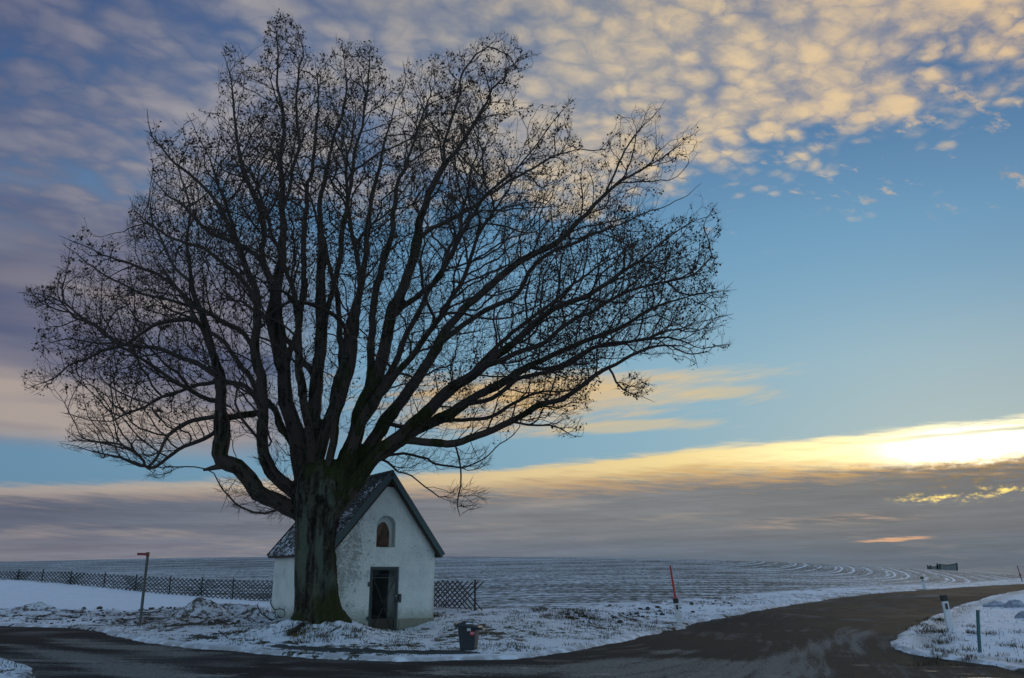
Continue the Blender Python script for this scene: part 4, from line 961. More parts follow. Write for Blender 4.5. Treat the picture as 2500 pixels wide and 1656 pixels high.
# limbs traced as (overview px, px), radius in metres; depth bend d0->d1 behind (+) or in front (-) of the trunk
LIMBS = [
 # big low left elbow and its upright leader
 ([(728,1215),(700,1188),(655,1168),(605,1140),(570,1098),(545,1075),(515,1066),(505,1040),(512,1000),(512,960),(508,905),(500,850),(484,780),(462,725),(446,655),(436,570),(440,500),(428,440)], (.36,.28,.25,.22,.16,.11,.07,.03), 0,-1.6),
 ([(545,1078),(520,1076),(500,1080),(488,1084)], (.22,.16,.10), -.4,-.7),
 ([(500,850),(480,775),(455,747),(415,741),(370,748),(325,775),(285,800),(220,815),(170,850),(120,885),(62,904)], (.09,.075,.05,.03,.012), -.8,-2.6),
 ([(500,870),(470,850),(430,830),(380,808),(330,800),(265,790),(200,740),(150,700),(90,680)], (.085,.06,.04,.012), -.8,.8),
 ([(505,930),(470,920),(420,895),(370,862),(310,820),(250,780),(180,735),(120,700),(65,680)], (.07,.05,.035,.012), -.8,-3.4),
 ([(512,960),(470,965),(430,975),(395,1000),(375,1040),(345,1075),(300,1070),(240,1050),(180,1030),(150,1025)], (.08,.06,.05,.03,.012), -.8,-2.),
 ([(512,985),(480,1010),(440,1030),(400,1055),(350,1090),(330,1100),(260,1085),(200,1100)][:5]+[(310,1045),(250,1020),(190,1010),(150,995)], (.07,.05,.03,.012), -.6,1.8),
 ([(640,960),(610,940),(560,890),(500,880),(430,900),(360,930),(280,960),(220,975),(150,960)], (.10,.08,.05,.03,.012), .6,3.2),
 ([(462,725),(430,690),(370,640),(310,610),(250,590),(180,560),(150,545)], (.075,.06,.035,.012), -1.,-2.4),
 ([(446,655),(410,620),(380,560),(350,520),(320,490)], (.05,.04,.03,.012), -1.4,0.),
 # second left
 ([(722,1190),(690,1150),(650,1122),(618,1080),(602,1020),(606,950),(600,880),(588,810),(596,700),(570,610),(530,520),(470,430),(400,370),(345,310),(335,260)], (.30,.24,.20,.19,.16,.12,.08,.05,.015), -.3,-2.6),
 ([(602,1020),(570,1060),(520,1030),(480,1020)][:1]+[(575,985),(560,960),(548,920),(555,880),(580,850)], (.07,.05,.03), -.8,-1.),
 ([(588,810),(560,770),(520,750),(470,720),(400,690),(330,670),(260,650),(200,610),(150,570)], (.09,.07,.045,.012), -1.2,-4.),
 ([(596,720),(560,640),(500,590),(430,560),(360,530),(310,500)], (.08,.06,.04,.012), -1.4,1.5),
 ([(570,610),(540,540),(520,470),(490,400),(460,330),(430,270)], (.07,.05,.03,.012), -1.8,-4.2),
 # centre-left leaders
 ([(720,1200),(700,1100),(682,1000),(662,930),(655,870),(648,780),(640,680),(646,600),(650,500),(648,400),(652,300),(642,200),(640,110),(640,35)], (.36,.33,.28,.25,.21,.16,.12,.08,.04,.01), .1,.5),
 ([(662,930),(640,850),(620,760),(625,680),(610,600),(600,500),(570,420),(545,320),(540,220),(520,130)], (.18,.15,.13,.10,.07,.04,.012), .2,-1.8),
 ([(650,500),(670,420),(690,330),(685,230),(700,130),(690,60)], (.06,.05,.035,.012), .3,1.6),
 ([(655,870),(680,800),(700,720),(705,630),(700,540),(712,440),(725,330),(735,230),(730,150)], (.15,.13,.11,.08,.05,.012), .3,2.8),
 ([(640,680),(600,600),(540,560),(480,530),(420,480),(370,430),(340,390)], (.10,.08,.05,.012), .4,3.6),
 # centre
 ([(738,1200),(728,1080),(722,980),(735,880),(742,780),(738,680),(742,580),(745,470),(758,380),(780,290),(800,200),(790,110)], (.36,.30,.25,.22,.18,.13,.08,.04,.012), .3,2.2),
 ([(742,780),(760,690),(790,600),(800,500),(815,400),(830,300),(850,200),(855,110)], (.15,.12,.09,.06,.03,.012), .9,-.8),
 ([(728,1080),(752,1000),(780,920),(800,840),(806,760),(830,680),(850,590),(855,480),(880,380),(900,280),(940,190),(935,150)], (.26,.24,.20,.17,.13,.10,.06,.03,.012), .6,4.0),
 ([(735,880),(700,830),(640,760),(610,730),(560,700),(520,690)], (.12,.09,.06,.03), .5,4.5),
 ([(806,760),(780,730),(740,715),(690,700),(640,720),(600,760)], (.11,.10,.08,.04), 1.0,-1.2),
 # centre-right
 ([(752,1195),(790,1100),(820,1010),(850,920),(880,830),(905,740),(940,650),(962,560),(985,470),(1025,390),(1070,320),(1110,250),(1150,190),(1195,150),(1240,125)], (.36,.32,.28,.25,.21,.18,.14,.10,.06,.03,.01), -.2,-2.4),
 ([(850,920),(858,820),(865,720),(880,620),(905,520),(920,430),(950,340),(985,250),(1000,180)], (.17,.15,.12,.09,.06,.03,.012), -.5,1.6),
 ([(905,740),(950,690),(1010,640),(1060,560),(1110,470),(1180,400),(1240,330),(1290,270),(1320,230)], (.12,.10,.08,.05,.03,.012), -.6,-4.2),
 ([(962,560),(1010,520),(1080,480),(1140,440),(1200,410),(1270,370),(1335,345)], (.08,.06,.04,.012), -1.,1.),
 ([(1025,390),(1030,300),(1060,220),(1080,160),(1150,85)], (.05,.04,.03,.012), -1.2,-.6),
 # right fan
 ([(765,1185),(815,1090),(860,1020),(905,950),(960,880),(1010,800),(1070,720),(1140,650),(1200,605),(1270,570),(1340,510),(1400,450),(1470,400),(1540,360),(1610,300)], (.34,.28,.23,.20,.17,.14,.11,.08,.05,.03,.01), .2,1.8),
 ([(1400,450),(1420,400),(1440,350),(1490,290),(1535,235)], (.035,.028,.02,.01), 1.4,2.2),
 ([(1010,800),(1060,760),(1120,720),(1180,690),(1250,600),(1330,560),(1420,520),(1500,490),(1570,460),(1620,430)], (.11,.09,.07,.05,.03,.012), .8,3.6),
 ([(775,1175),(840,1085),(910,1020),(970,965),(1040,905),(1110,850),(1180,800),(1240,745),(1310,700),(1390,660),(1460,610),(1530,560),(1600,520),(1660,500)], (.34,.28,.22,.18,.15,.12,.09,.06,.03,.01), -.3,-3.4),
 ([(1110,850),(1180,825),(1250,790),(1320,740),(1400,700),(1480,670),(1560,650),(1650,600)], (.09,.07,.05,.03,.012), -1.2,.8),
 ([(785,1165),(860,1070),(930,1010),(1000,975),(1070,935),(1150,895),(1220,850),(1290,815),(1360,790),(1430,760),(1500,720),(1580,690),(1690,668)], (.32,.25,.20,.17,.14,.11,.08,.05,.03,.01), .4,1.6),
 ([(1070,935),(1140,920),(1200,880),(1250,865),(1320,840),(1390,800),(1470,790),(1550,780),(1620,800),(1680,800)], (.08,.065,.05,.03,.012), .7,-1.8),
 ([(1220,850),(1290,850),(1360,810),(1430,800),(1520,770),(1600,750),(1690,730)], (.06,.05,.03,.012), 1.,3.5),
 ([(870,1045),(930,1022),(1000,1026),(1070,1022),(1130,1005),(1180,972),(1230,945),(1290,925),(1340,895),(1390,860),(1440,830),(1500,800),(1580,800),(1610,840)], (.20,.13,.12,.11,.10,.07,.05,.03,.012), -.2,-1.6),
 ([(1400,850),(1412,855),(1425,880),(1450,900),(1480,910),(1505,922)], (.03,.02,.01), -1.2,-1.4),
 ([(905,985),(960,990),(1020,975),(1080,965),(1140,960),(1190,930),(1250,905),(1310,900),(1360,890)], (.10,.08,.06,.035,.012), .3,2.4),
 ([(1180,972),(1230,985),(1280,990),(1320,1010),(1345,1008)], (.03,.022,.01), -.7,-1.4),
 # drooping low right
 ([(850,1085),(885,1060),(905,1072),(925,1092),(948,1096),(970,1106)], (.06,.045,.03,.012), .2,-.6),
 ([(870,1060),(920,1046),(970,1055),(1010,1075),(1060,1085),(1110,1065),(1140,1040)], (.06,.045,.03,.01), .4,.9),
 ([(1050,1022),(1058,1060),(1062,1110),(1056,1150),(1066,1190)], (.022,.016,.008), -.5,-.7),
 ([(1085,1018),(1100,1050),(1125,1080)], (.022,.015,.008), -.6,-.9),
 # small inner things on the left
 ([(690,1130),(650,1112),(625,1085),(612,1060),(600,1032),(618,1035)], (.11,.085,.05,.02), -.5,-1.2),
 ([(655,1168),(620,1185),(580,1178),(550,1160),(520,1130),(500,1090)], (.03,.02,.008), -.2,-1.),
 ([(605,1140),(575,1130),(545,1110),(530,1120),(515,1175)], (.025,.018,.01), -.6,-1.4),
 # limbs toward the viewer and away, seen foreshortened
 ([(735,1190),(722,1060),(700,930),(690,800),(680,690),(640,560),(600,450),(560,360),(520,270)], (.28,.24,.19,.15,.10,.06,.03,.012), -.8,-5.2),
 ([(745,1190),(760,1060),(790,930),(820,790),(830,650),(810,520),(800,400),(820,280),(800,170)], (.26,.22,.18,.14,.10,.06,.03,.012), -.6,-5.),
 ([(760,1190),(800,1070),(850,950),(930,850),(1000,760),(1060,660),(1100,560),(1150,470),(1200,380),(1230,300)], (.26,.22,.17,.13,.10,.06,.03,.012), -.8,-5.6),
 ([(735,1180),(740,1050),(770,930),(790,820),(780,700),(760,590),(720,480),(690,380),(660,290)], (.26,.22,.18,.14,.10,.06,.03,.012), 1.0,5.6),
 ([(755,1180),(800,1060),(860,940),(920,820),(980,700),(1030,600),(1070,500),(1090,400),(1110,300),(1090,200)], (.24,.20,.16,.12,.08,.05,.03,.012), .8,5.4),
 ([(725,1180),(690,1060),(640,960),(580,880),(520,800),(450,730),(400,650),(350,590),(300,560)], (.20,.17,.14,.10,.07,.04,.012), .8,5.0),
 ([(770,1170),(850,1070),(950,990),(1050,900),(1150,800),(1250,720),(1350,640),(1440,580),(1540,530)], (.22,.18,.14,.10,.07,.04,.012), .9,4.8),
]
def catmull(P_, n):
    P_ = np.vstack([2 * P_[0] - P_[1], P_, 2 * P_[-1] - P_[-2]]); out = []
    for i in range(1, len(P_) - 2):
        a, b_, c, d = P_[i - 1], P_[i], P_[i + 1], P_[i + 2]
        for t in np.linspace(0, 1, n, endpoint=False):
            out.append(.5 * ((2 * b_) + (-a + c) * t + (2 * a - 5 * b_ + 4 * c - d) * t * t + (-a + 3 * b_ - 3 * c + d) * t ** 3))
    out.append(P_[-2]); return np.array(out)
pos = []; par = []; rmin = []; limb_chain = []
for li, (pl, rad, d0, d1) in enumerate(LIMBS):
    n = len(pl); p3 = []
    for i, (x, y) in enumerate(pl):
        t = i / (n - 1); dep = d0 + (d1 - d0) * t ** 1.15
        if li in (0, 10, 15, 20, 22, 25, 30, 33, 35) or d0 in (-.8, -.6, 1.0, .8, .9) and rad[0] > .19: dep = dep * min(1, t * 3.2) if i < n / 2 else dep
        p3.append(at(x * OVS, y * OVS, TY + dep))
    c = catmull(np.array(p3), 10); sg = np.r_[0, np.cumsum(np.linalg.norm(np.diff(c, axis=0), axis=1))]
    m = max(3, int(sg[-1] / .22)); s = np.linspace(0, sg[-1], m); c = np.stack([np.interp(s, sg, c[:, k]) for k in range(3)], 1)
    rr = np.interp(np.linspace(0, 1, m), np.linspace(0, 1, len(rad)), rad) * (.79 if li < len(LIMBS) - 7 else .60); rr = rr * (1 - .22 * sstep(rr, .20, .05)) if False else rr * np.where(rr < .14, .78, .95)
    env = np.minimum(1, np.arange(m) / 4.)[:, None]; wig = np.stack([fbm(s + li * 7, s * 0 + k * 5, 1.1, 3) for k in range(3)], 1)
    c = c + wig * env * (.10 - .12 * np.minimum(rr, .3))[:, None] * 1.3
    root_len = rad[0] > .25 or pl[0][1] > 1160
    if root_len: parent = -1
    else:
        allp = np.array(pos); dd = ((allp - c[0]) ** 2).sum(1) - np.array(rmin) * .2; parent = int(dd.argmin()); c[0] = c[0] * .3 + allp[parent] * .7
        pull = np.exp(-s / .6)[:, None]; c = c + (allp[parent] - c[0]) * pull
    ids = []
    for k in range(m):
        pos.append(c[k]); par.append(parent if k == 0 else len(pos) - 2); rmin.append(rr[k]); ids.append(len(pos) - 1)
    limb_chain.append(ids)
NL = len(pos); pos = [np.array(p) for p in pos]

SIL = np.array([(55,905),(85,850),(70,790),(100,740),(60,670),(95,672),(130,640),(145,545),(200,500),(225,560),(290,540),(300,460),(345,450),(335,380),(330,250),(385,290),(430,258),(500,240),(508,110),(545,90),(575,160),(600,150),(618,60),(640,25),(695,50),(705,100),(745,140),(780,85),(825,100),(860,95),(890,165),(915,200),(940,140),(1000,150),(1000,120),
 (1060,118),(1110,90),(1150,70),(1190,80),(1245,125),(1210,200),(1200,240),(1300,225),(1330,220),(1320,300),(1345,340),(1340,380),(1400,330),(1430,260),(1510,230),(1550,260),(1520,310),(1540,320),(1612,280),(1622,350),(1560,400),(1530,450),(1600,425),(1650,460),(1672,520),(1650,580),(1665,620),(1640,650),(1695,668),(1680,700),(1692,740),(1690,800),(1640,830),(1610,862),(1560,830),(1480,830),(1400,850),
 (1380,900),(1365,950),(1250,975),(1160,1000),(1100,1000),(1000,1010),(900,1015),(800,1000),(700,1000),(620,1010),(540,1020),(470,1015),(400,1040),(370,1085),(300,1060),(240,1050),(140,1040),(155,960),(150,920),(120,895)], float) * OVS
def sample_attr(n, seed, thin=True):
    r = np.random.default_rng(seed); out = []
    while sum(map(len, out)) < n:
        x = r.uniform(50, 1810, n * 3); y = r.uniform(20, 1160, n * 3)
        d = -sdist(x, y, SIL); ok = d > 0
        hd = 6.6 * np.sqrt(np.clip(1 - (1 - np.clip(d / 360, 0, 1)) ** 2, .02, 1))
        hd = hd * (1 - .45 * sstep(y, 700, 1080)) * (1 - .35 * sstep(x, 1150, 1800))
        dp = r.uniform(-1, 1, len(x)) * hd + .1
        # thin the inner heart of the crown, keep the shell dense
        rc = np.hypot((x - 800) / 900, (y - 1150) / 1100); ok &= r.random(len(x)) < .25 + .75 * sstep(rc, .2, .75)
        # breaks between the leaders at the outer edge
        cl = vnoise(x / 75., y / 120. + x / 200, dp / 2.2); ok &= (cl > -.38) | (d < 25) & (r.random(len(x)) < .5)
        a = (x - 1250) / FPX; b_ = (828 - y) / FPX; dy_ = CT - b_ * ST; Y = TY + dp; t = Y / dy_
        A3 = np.stack([a * t, Y, EYE + (ST + b_ * CT) * t], 1)[ok]; dd_ = d[ok]
        dl = np.concatenate([np.sqrt(((A3[i:i + 3000, None] - LN3[None]) ** 2).sum(2)).min(1) for i in range(0, len(A3), 3000)]) if len(A3) else np.zeros(0)
        edge_ = 1 - sstep(dd_, 40, 190); pr_ = np.exp(-(dl / (2.3 - 1.35 * edge_)) ** 2); pr_ = np.maximum(pr_, .12 * (1 - edge_))
        out.append(A3[r.random(len(A3)) < pr_])
    return np.vstack(out)[:n]
LN3 = np.array(pos[:NL])[::2]
FORK = at(745 * OVS, 1130 * OVS, TY)
def colonize(pos, par, attrs, D, kill, infl, aniso, keep, jit, seed, start=0, iters=90, maxkids=None):
    r = np.random.default_rng(seed); A = attrs.astype(np.float32)
    flow = A - FORK; flow /= np.linalg.norm(flow, axis=1)[:, None]; flow[:, 2] += .25; flow /= np.linalg.norm(flow, axis=1)[:, None]
    nA = len(A); best = np.full(nA, 1e9, np.float32); bi = np.full(nA, -1); bd = np.full(nA, 1e9, np.float32); alive = np.ones(nA, bool)
    P_ = list(pos); Q = list(par)
    cell = {}; ci = np.floor(A / infl).astype(int)
    for k, c in enumerate(map(tuple, ci)): cell.setdefault(c, []).append(k)
    cell = {k: np.array(v) for k, v in cell.items()}; cache = {}
    def near(c):
        if c not in cache:
            l_ = [cell[(c[0] + i, c[1] + j, c[2] + k)] for i in (-1, 0, 1) for j in (-1, 0, 1) for k in (-1, 0, 1) if (c[0] + i, c[1] + j, c[2] + k) in cell]
            cache[c] = np.concatenate(l_) if l_ else np.zeros(0, int)
        v = cache[c]
        if len(v):
            v = v[alive[v]]; cache[c] = v
        return v
    def upd(newidx):
        newidx = np.array(newidx); NP = np.array([P_[i] for i in newidx], np.float32); cc = np.floor(NP / infl).astype(int)
        key = (cc[:, 0] * 4001 + cc[:, 1]) * 4001 + cc[:, 2]; o_ = np.argsort(key, kind='stable'); ks, st = np.unique(key[o_], return_index=True)
        for g_ in np.split(o_, st[1:]):
            a_ = near(tuple(cc[g_[0]]))
            if not len(a_): continue
            blk = NP[g_]; d = A[a_][:, None] - blk[None]; ds = np.sqrt(np.einsum('ijk,ijk->ij', d, d)); m_ = ds - aniso * np.einsum('ijk,ik->ij', d, flow[a_])
            m_ = np.where(ds > infl, 1e8, m_); k = m_.argmin(1); q_ = np.arange(len(a_)); v = m_[q_, k]; up = v < best[a_]
            au = a_[up]; best[au] = v[up]; bi[au] = newidx[g_][k[up]]; bd[au] = ds[q_, k][up]
    upd(list(range(start, len(P_))))
    cnt = {}
    for it in range(iters):
        alive &= (bd > kill)
        act = (best < 1e7) & (bi >= 0) & alive
        if not act.any(): break
        nodes, inv_ = np.unique(bi[act], return_inverse=True)
        PN = np.array([P_[i] for i in nodes], np.float32); v = A[act] - PN[inv_]; v /= np.linalg.norm(v, axis=1)[:, None] + 1e-9
        S = np.zeros_like(PN); np.add.at(S, inv_, v); S /= np.linalg.norm(S, axis=1)[:, None] + 1e-9
        new = []
        for q, nd in enumerate(nodes):
            if cnt.get(nd, 0) >= 3: continue
            pr = Q[nd]; pd = (P_[nd] - P_[pr]) if pr >= 0 else np.array([0, 0, 1.]); pd = pd / (np.linalg.norm(pd) + 1e-9)
            g = S[q] + keep * pd + r.normal(0, jit, 3); g /= np.linalg.norm(g) + 1e-9
            P_.append(P_[nd] + g * D * r.uniform(.8, 1.2)); Q.append(int(nd)); cnt[nd] = cnt.get(nd, 0) + 1; new.append(len(P_) - 1)
        stuck = np.isin(bi, [n for n in nodes if cnt.get(n, 0) >= 3])
        if stuck.any(): best[stuck] = 1e9; bd[stuck & (bd < 1e8)] = 1e9
        if not new: break
        upd(new)
    return P_, Q
import time as _t; _t0 = _t.time()
keepn = [i for i in range(NL)]
EXTRA = [(600, 1160, 75, 32, -.5, 90), (540, 1125, 40, 30, -.8, 50), (640, 1188, 40, 14, -.5, 40), (1078, 1150, 48, 34, -.6, 90), (1100, 1062, 42, 28, .3, 80), (1000, 1062, 90, 26, .3, 120), (1310, 985, 38, 26, -1., 70), (1465, 895, 42, 26, -1.3, 90),
  (370, 1085, 32, 24, -1.8, 60), (95, 880, 42, 30, -2.6, 60), (95, 690, 40, 30, -.5, 60), (290, 1050, 70, 22, -1.5, 90), (935, 1070, 50, 26, 0., 60), (640, 1060, 50, 40, -.9, 90), (655, 1120, 50, 30, -.9, 60)]
def extra(k, seed):
    r = np.random.default_rng(seed); o_ = []
    for cx, cy, rx, ry, dp, n in EXTRA:
        for _ in range(int(n * k)):
            a_ = r.uniform(0, 6.283); q_ = math.sqrt(r.random()); o_.append(at((cx + math.cos(a_) * rx * q_) * OVS, (cy + math.sin(a_) * ry * q_) * OVS, TY + dp + r.normal(0, .35)))
    return np.array(o_)
pos, par = colonize(pos, par, np.vstack([sample_attr(4600, 3), extra(.10, 5)]), .24, .46, 3.2, .55, .45, .20, 8, 0, 50)
print('stage A', len(pos), _t.time() - _t0)
pos, par = colonize(pos, par, np.vstack([sample_attr(44000, 4), extra(2.4, 6)]), .125, .15, 1.0, .50, .45, .24, 9, 0, 22)
NODES = np.array(pos); PAR = np.array(par); NN = len(NODES)
print('tree nodes', NN, 'time', _t.time() - _t0)
kids = [[] for _ in range(NN)]
for i in range(NN):
    if PAR[i] >= 0: kids[PAR[i]].append(i)
order = np.argsort([0] * 1) if False else None
# pipe model radii, leaves to root (children always have larger index except limb joins)
EXP = 2.06; acc = np.zeros(NN); done = np.zeros(NN, bool)
import sys; sys.setrecursionlimit(20000)
topo = []; stack = [i for i in range(NN) if PAR[i] < 0]
while stack:
    i = stack.pop(); topo.append(i); stack += kids[i]
TIP = .0044
for i in reversed(topo):
    if not kids[i]: acc[i] = TIP ** EXP
    else: acc[i] = sum(acc[k] for k in kids[i]) + (TIP * .25) ** EXP
RADN = acc ** (1 / EXP)
RM = np.zeros(NN); RM[:NL] = np.array(rmin)
RADN[:NL] = np.maximum(RM[:NL], np.minimum(RADN[:NL], RM[:NL] * 1.25 + .01))
RADN[NL:] = np.minimum(RADN[NL:], .085)
for i in topo:                                   # never thicker than the parent
    if PAR[i] >= 0 and i >= NL: RADN[i] = min(RADN[i], RADN[PAR[i]] * .92 if i in () else RADN[PAR[i]])

# chains
chains = []
isl_ = np.zeros(NN, bool); isl_[:NL] = True
starts = [i for i in range(NN) if PAR[i] < 0]
stack = [(s, None) for s in starts]
while stack:
    s, p0 = stack.pop(); ch = [s]; cur = s
    while kids[cur]:
        ks = kids[cur]
        if cur < NL:
            nxt = [k for k in ks if k == cur + 1 and k < NL and PAR[k] == cur]
            mk_ = nxt[0] if nxt else max(ks, key=lambda k: RADN[k])
            if not nxt and any(k < NL for k in ks): mk_ = max(ks, key=lambda k: RADN[k])
        else: mk_ = max(ks, key=lambda k: acc[k])
        for k in ks:
            if k != mk_: stack.append((k, cur))
        ch.append(mk_); cur = mk_
    chains.append((p0, ch))
def tubes(chs, sides, name, rscale=1.):
    pts = []; rd_ = []; cid = []; first = []
    for ci, (p0, ch) in enumerate(chs):
        ids = ([p0] if p0 is not None else []) + ch
        if len(ids) < 2: continue
        P_ = NODES[ids]; r_ = RADN[ids].copy()
        if p0 is not None: r_[0] = r_[1]
        P_ = np.vstack([P_, P_[-1] + (P_[-1] - P_[-2]) * .6]); r_ = np.r_[r_, r_[-1] * .5]
        pts.append(P_); rd_.append(r_); cid.append(np.full(len(P_), ci))
    P_ = np.vstack(pts); r_ = np.concatenate(rd_) * rscale; cid = np.concatenate(cid); n = len(P_)
    nx = np.minimum(np.arange(n) + 1, n - 1); pv = np.maximum(np.arange(n) - 1, 0)
    nx = np.where(cid[nx] == cid, nx, np.arange(n)); pv = np.where(cid[pv] == cid, pv, np.arange(n))
    T = P_[nx] - P_[pv]; T /= np.linalg.norm(T, axis=1)[:, None] + 1e-9
    ref = np.array([.12, .985, .12]); X = np.cross(T, ref); X /= np.linalg.norm(X, axis=1)[:, None] + 1e-9; Yv = np.cross(T, X)
    a = np.arange(sides) * 2 * math.pi / sides
    V = P_[:, None] + (X[:, None] * np.cos(a)[None, :, None] + Yv[:, None] * np.sin(a)[None, :, None]) * r_[:, None, None]
    V = V.reshape(-1, 3) - g0
    i = np.nonzero(cid[:-1] == cid[1:])[0]; k = np.arange(sides); k2 = (k + 1) % sides
    F = np.stack([i[:, None] * sides + k, i[:, None] * sides + k2, (i[:, None] + 1) * sides + k2, (i[:, None] + 1) * sides + k], -1).reshape(-1, 4)
    return V, F

# ---- bole: lofted, lobed, with root flare
prof = [(1530, 706, 856), (1512, 711, 850), (1498, 716, 842), (1480, 719, 834), (1455, 720, 828), (1420, 720, 823), (1380, 720, 820), (1330, 720, 820), (1290, 721, 824), (1262, 719, 832), (1235, 715, 845), (1208, 712, 858), (1180, 716, 862), (1150, 728, 850), (1125, 742, 832)]
V = []; F = []; ns_ = 96; prs = []
for y_, xl, xr in prof:
    a_ = at(xl, y_, TY); b__ = at(xr, y_, TY); prs.append(((a_[0] + b__[0]) / 2, a_[2], (b__[0] - a_[0]) / 2))
prs = np.array(prs); zf = np.linspace(prs[0, 1], prs[-1, 1], 110)
for zi in zf:
    cx = np.interp(zi, prs[:, 1], prs[:, 0]); r_ = np.interp(zi, prs[:, 1], prs[:, 2]) * .97
    th_ = np.arange(ns_) * 2 * math.pi / ns_; hrel = zi - g0[2]
    flare = math.exp(-max(hrel, 0) / .16); lob = .035 * np.cos(3 * th_ + .7) + .028 * np.cos(5 * th_ + 2. + .3 * zi) + .02 * np.cos(8 * th_ + 1. - .2 * zi)
    lob = lob + flare * (.10 * np.cos(5 * th_ + .4) + .05 * np.cos(9 * th_ + 1.))
    nz_ = fbm(np.cos(th_) * 2.2 + 9, np.sin(th_) * 2.2, 1., 4, np.full(ns_, zi * .8)) * .07 + fbm(np.cos(th_) * 7, np.sin(th_) * 7, 1., 3, np.full(ns_, zi * .7)) * .035
    rr = r_ * (1 + lob + nz_); rr = np.where(hrel > .6, rr, rr)
    V += [(cx + rr[k] * math.cos(th_[k]), TY + rr[k] * .95 * math.sin(th_[k]), zi) for k in range(ns_)]
V = np.array(V) - g0; m_ = len(zf)
for i in range(m_ - 1):
    for k in range(ns_): F.append((i * ns_ + k, i * ns_ + (k + 1) % ns_, (i + 1) * ns_ + (k + 1) % ns_, (i + 1) * ns_ + k))
b = MB(); b.add(V, F + [tuple(range(ns_))[::-1], tuple(range((m_ - 1) * ns_, m_ * ns_))])
big = []                                          # limbs thick enough to be merged with the bole
thick_part = []
for (p0, ch) in chains:
    if ch[0] < NL:
        k = 0
        while k < len(ch) and RADN[ch[k]] > .075 and ch[k] < NL: k += 1
        if k >= 3: thick_part.append((p0, ch[:k + 1] if k < len(ch) else ch))
for p0, ch in thick_part:
    ids = ([p0] if p0 is not None else []) + ch; P_ = NODES[ids] - g0; r_ = RADN[ids].copy()
    if p0 is not None: r_[0] = r_[1] * 1.25; 
    if len(r_) > 3: r_ = r_ * (1 + .22 * fbm(np.arange(len(r_)) * .5 + ids[-1], np.zeros(len(r_)), 1., 3))
    b.tube([tuple(p) for p in P_], list(r_), 12)
trunk = b.build('trunk', M_bark, tree)
mo = trunk.modifiers.new('r', 'REMESH'); mo.mode = 'VOXEL'; mo.voxel_size = .034; mo.adaptivity = 0
mo = trunk.modifiers.new('s', 'SMOOTH'); mo.factor = .5; mo.iterations = 4
bake(trunk)
me = trunk.data; nv_ = len(me.vertices); co = np.empty(nv_ * 3, np.float32); me.vertices.foreach_get('co', co); co = co.reshape(-1, 3)
nn_ = np.empty(nv_ * 3, np.float32); me.vertex_normals.foreach_get('vector', nn_); nn_ = nn_.reshape(-1, 3)
dsp = fbm(co[:, 0] * 2.6, co[:, 1] * 2.6, 1., 3, co[:, 2] * 2.2) * .035 + fbm(co[:, 0] * 6, co[:, 1] * 6, 1., 4, co[:, 2] * 1.3) * .030 + np.abs(fbm(co[:, 0] * 9, co[:, 1] * 9, 1., 2, co[:, 2] * 1.1)) * -.03
co = co + nn_ * dsp[:, None]; me.vertices.foreach_set('co', co.ravel()); me.polygons.foreach_set('use_smooth', [True] * len(me.polygons)); me.update()
if not me.materials: me.materials.append(M_bark)
print('trunk verts', nv_, _t.time() - _t0)
# ---- crown: everything else
cg = [(6, []), (3, [])]
for p0, ch in chains:
    mr = max(RADN[i] for i in ch)
    (cg[0] if mr > .020 else cg[1])[1].append((p0, ch))
Vs = []; Fs = []; off = 0
for sd_, cs in cg:
    V, F = tubes(cs, sd_, ''); Vs.append(V); Fs.append(F + off); off += len(V)
crown = link_mesh('crown', fast_mesh('crown', np.vstack(Vs), np.vstack(Fs), True), M_twig, tree)
# ---- spiky one-year shoots at the tips, and the clinging dead leaves
tips = np.array([i for i in range(NL, NN) if not kids[i]]); TD = NODES[tips] - NODES[PAR[tips]]; TD /= np.linalg.norm(TD, axis=1)[:, None]
r = np.random.default_rng(21)
rc = np.linalg.norm((NODES[tips] - FORK) * np.array([1, 1, 1]), axis=1)
Vs = []; Fs = []; n = 0
for q in range(2):
    d = TD + r.normal(0, .35, TD.shape) + np.array([0, 0, .25]); d /= np.linalg.norm(d, axis=1)[:, None]; L_ = r.uniform(.10, .28, len(tips))[:, None]
    a_ = NODES[tips]; e_ = a_ + d * L_; mid = a_ + d * L_ * .5 + r.normal(0, .015, a_.shape)
    x_ = np.cross(d, [0.1, 1, .1]); x_ /= np.linalg.norm(x_, axis=1)[:, None]; y_ = np.cross(d, x_); w = .0040
    for (s0_, s1_, w0, w1) in ((a_, mid, w, w * .85), (mid, e_, w * .85, w * .45)):
        ring = lambda c_, ww: np.stack([c_ + x_ * ww, c_ - x_ * ww * .5 + y_ * ww * .87, c_ - x_ * ww * .5 - y_ * ww * .87], 1)
        V = np.concatenate([ring(s0_, w0), ring(s1_, w1)], 1).reshape(-1, 3); k = np.arange(len(a_))[:, None] * 6
        F = np.concatenate([k + np.array([[0, 1, 4, 3]]), k + np.array([[1, 2, 5, 4]]), k + np.array([[2, 0, 3, 5]])], 0) + n
        Vs.append(V - g0); Fs.append(F); n += len(V)
link_mesh('young_shoots', fast_mesh('young_shoots', np.vstack(Vs), np.vstack(Fs)), M_twig, crown)['kind'] = 'stuff'
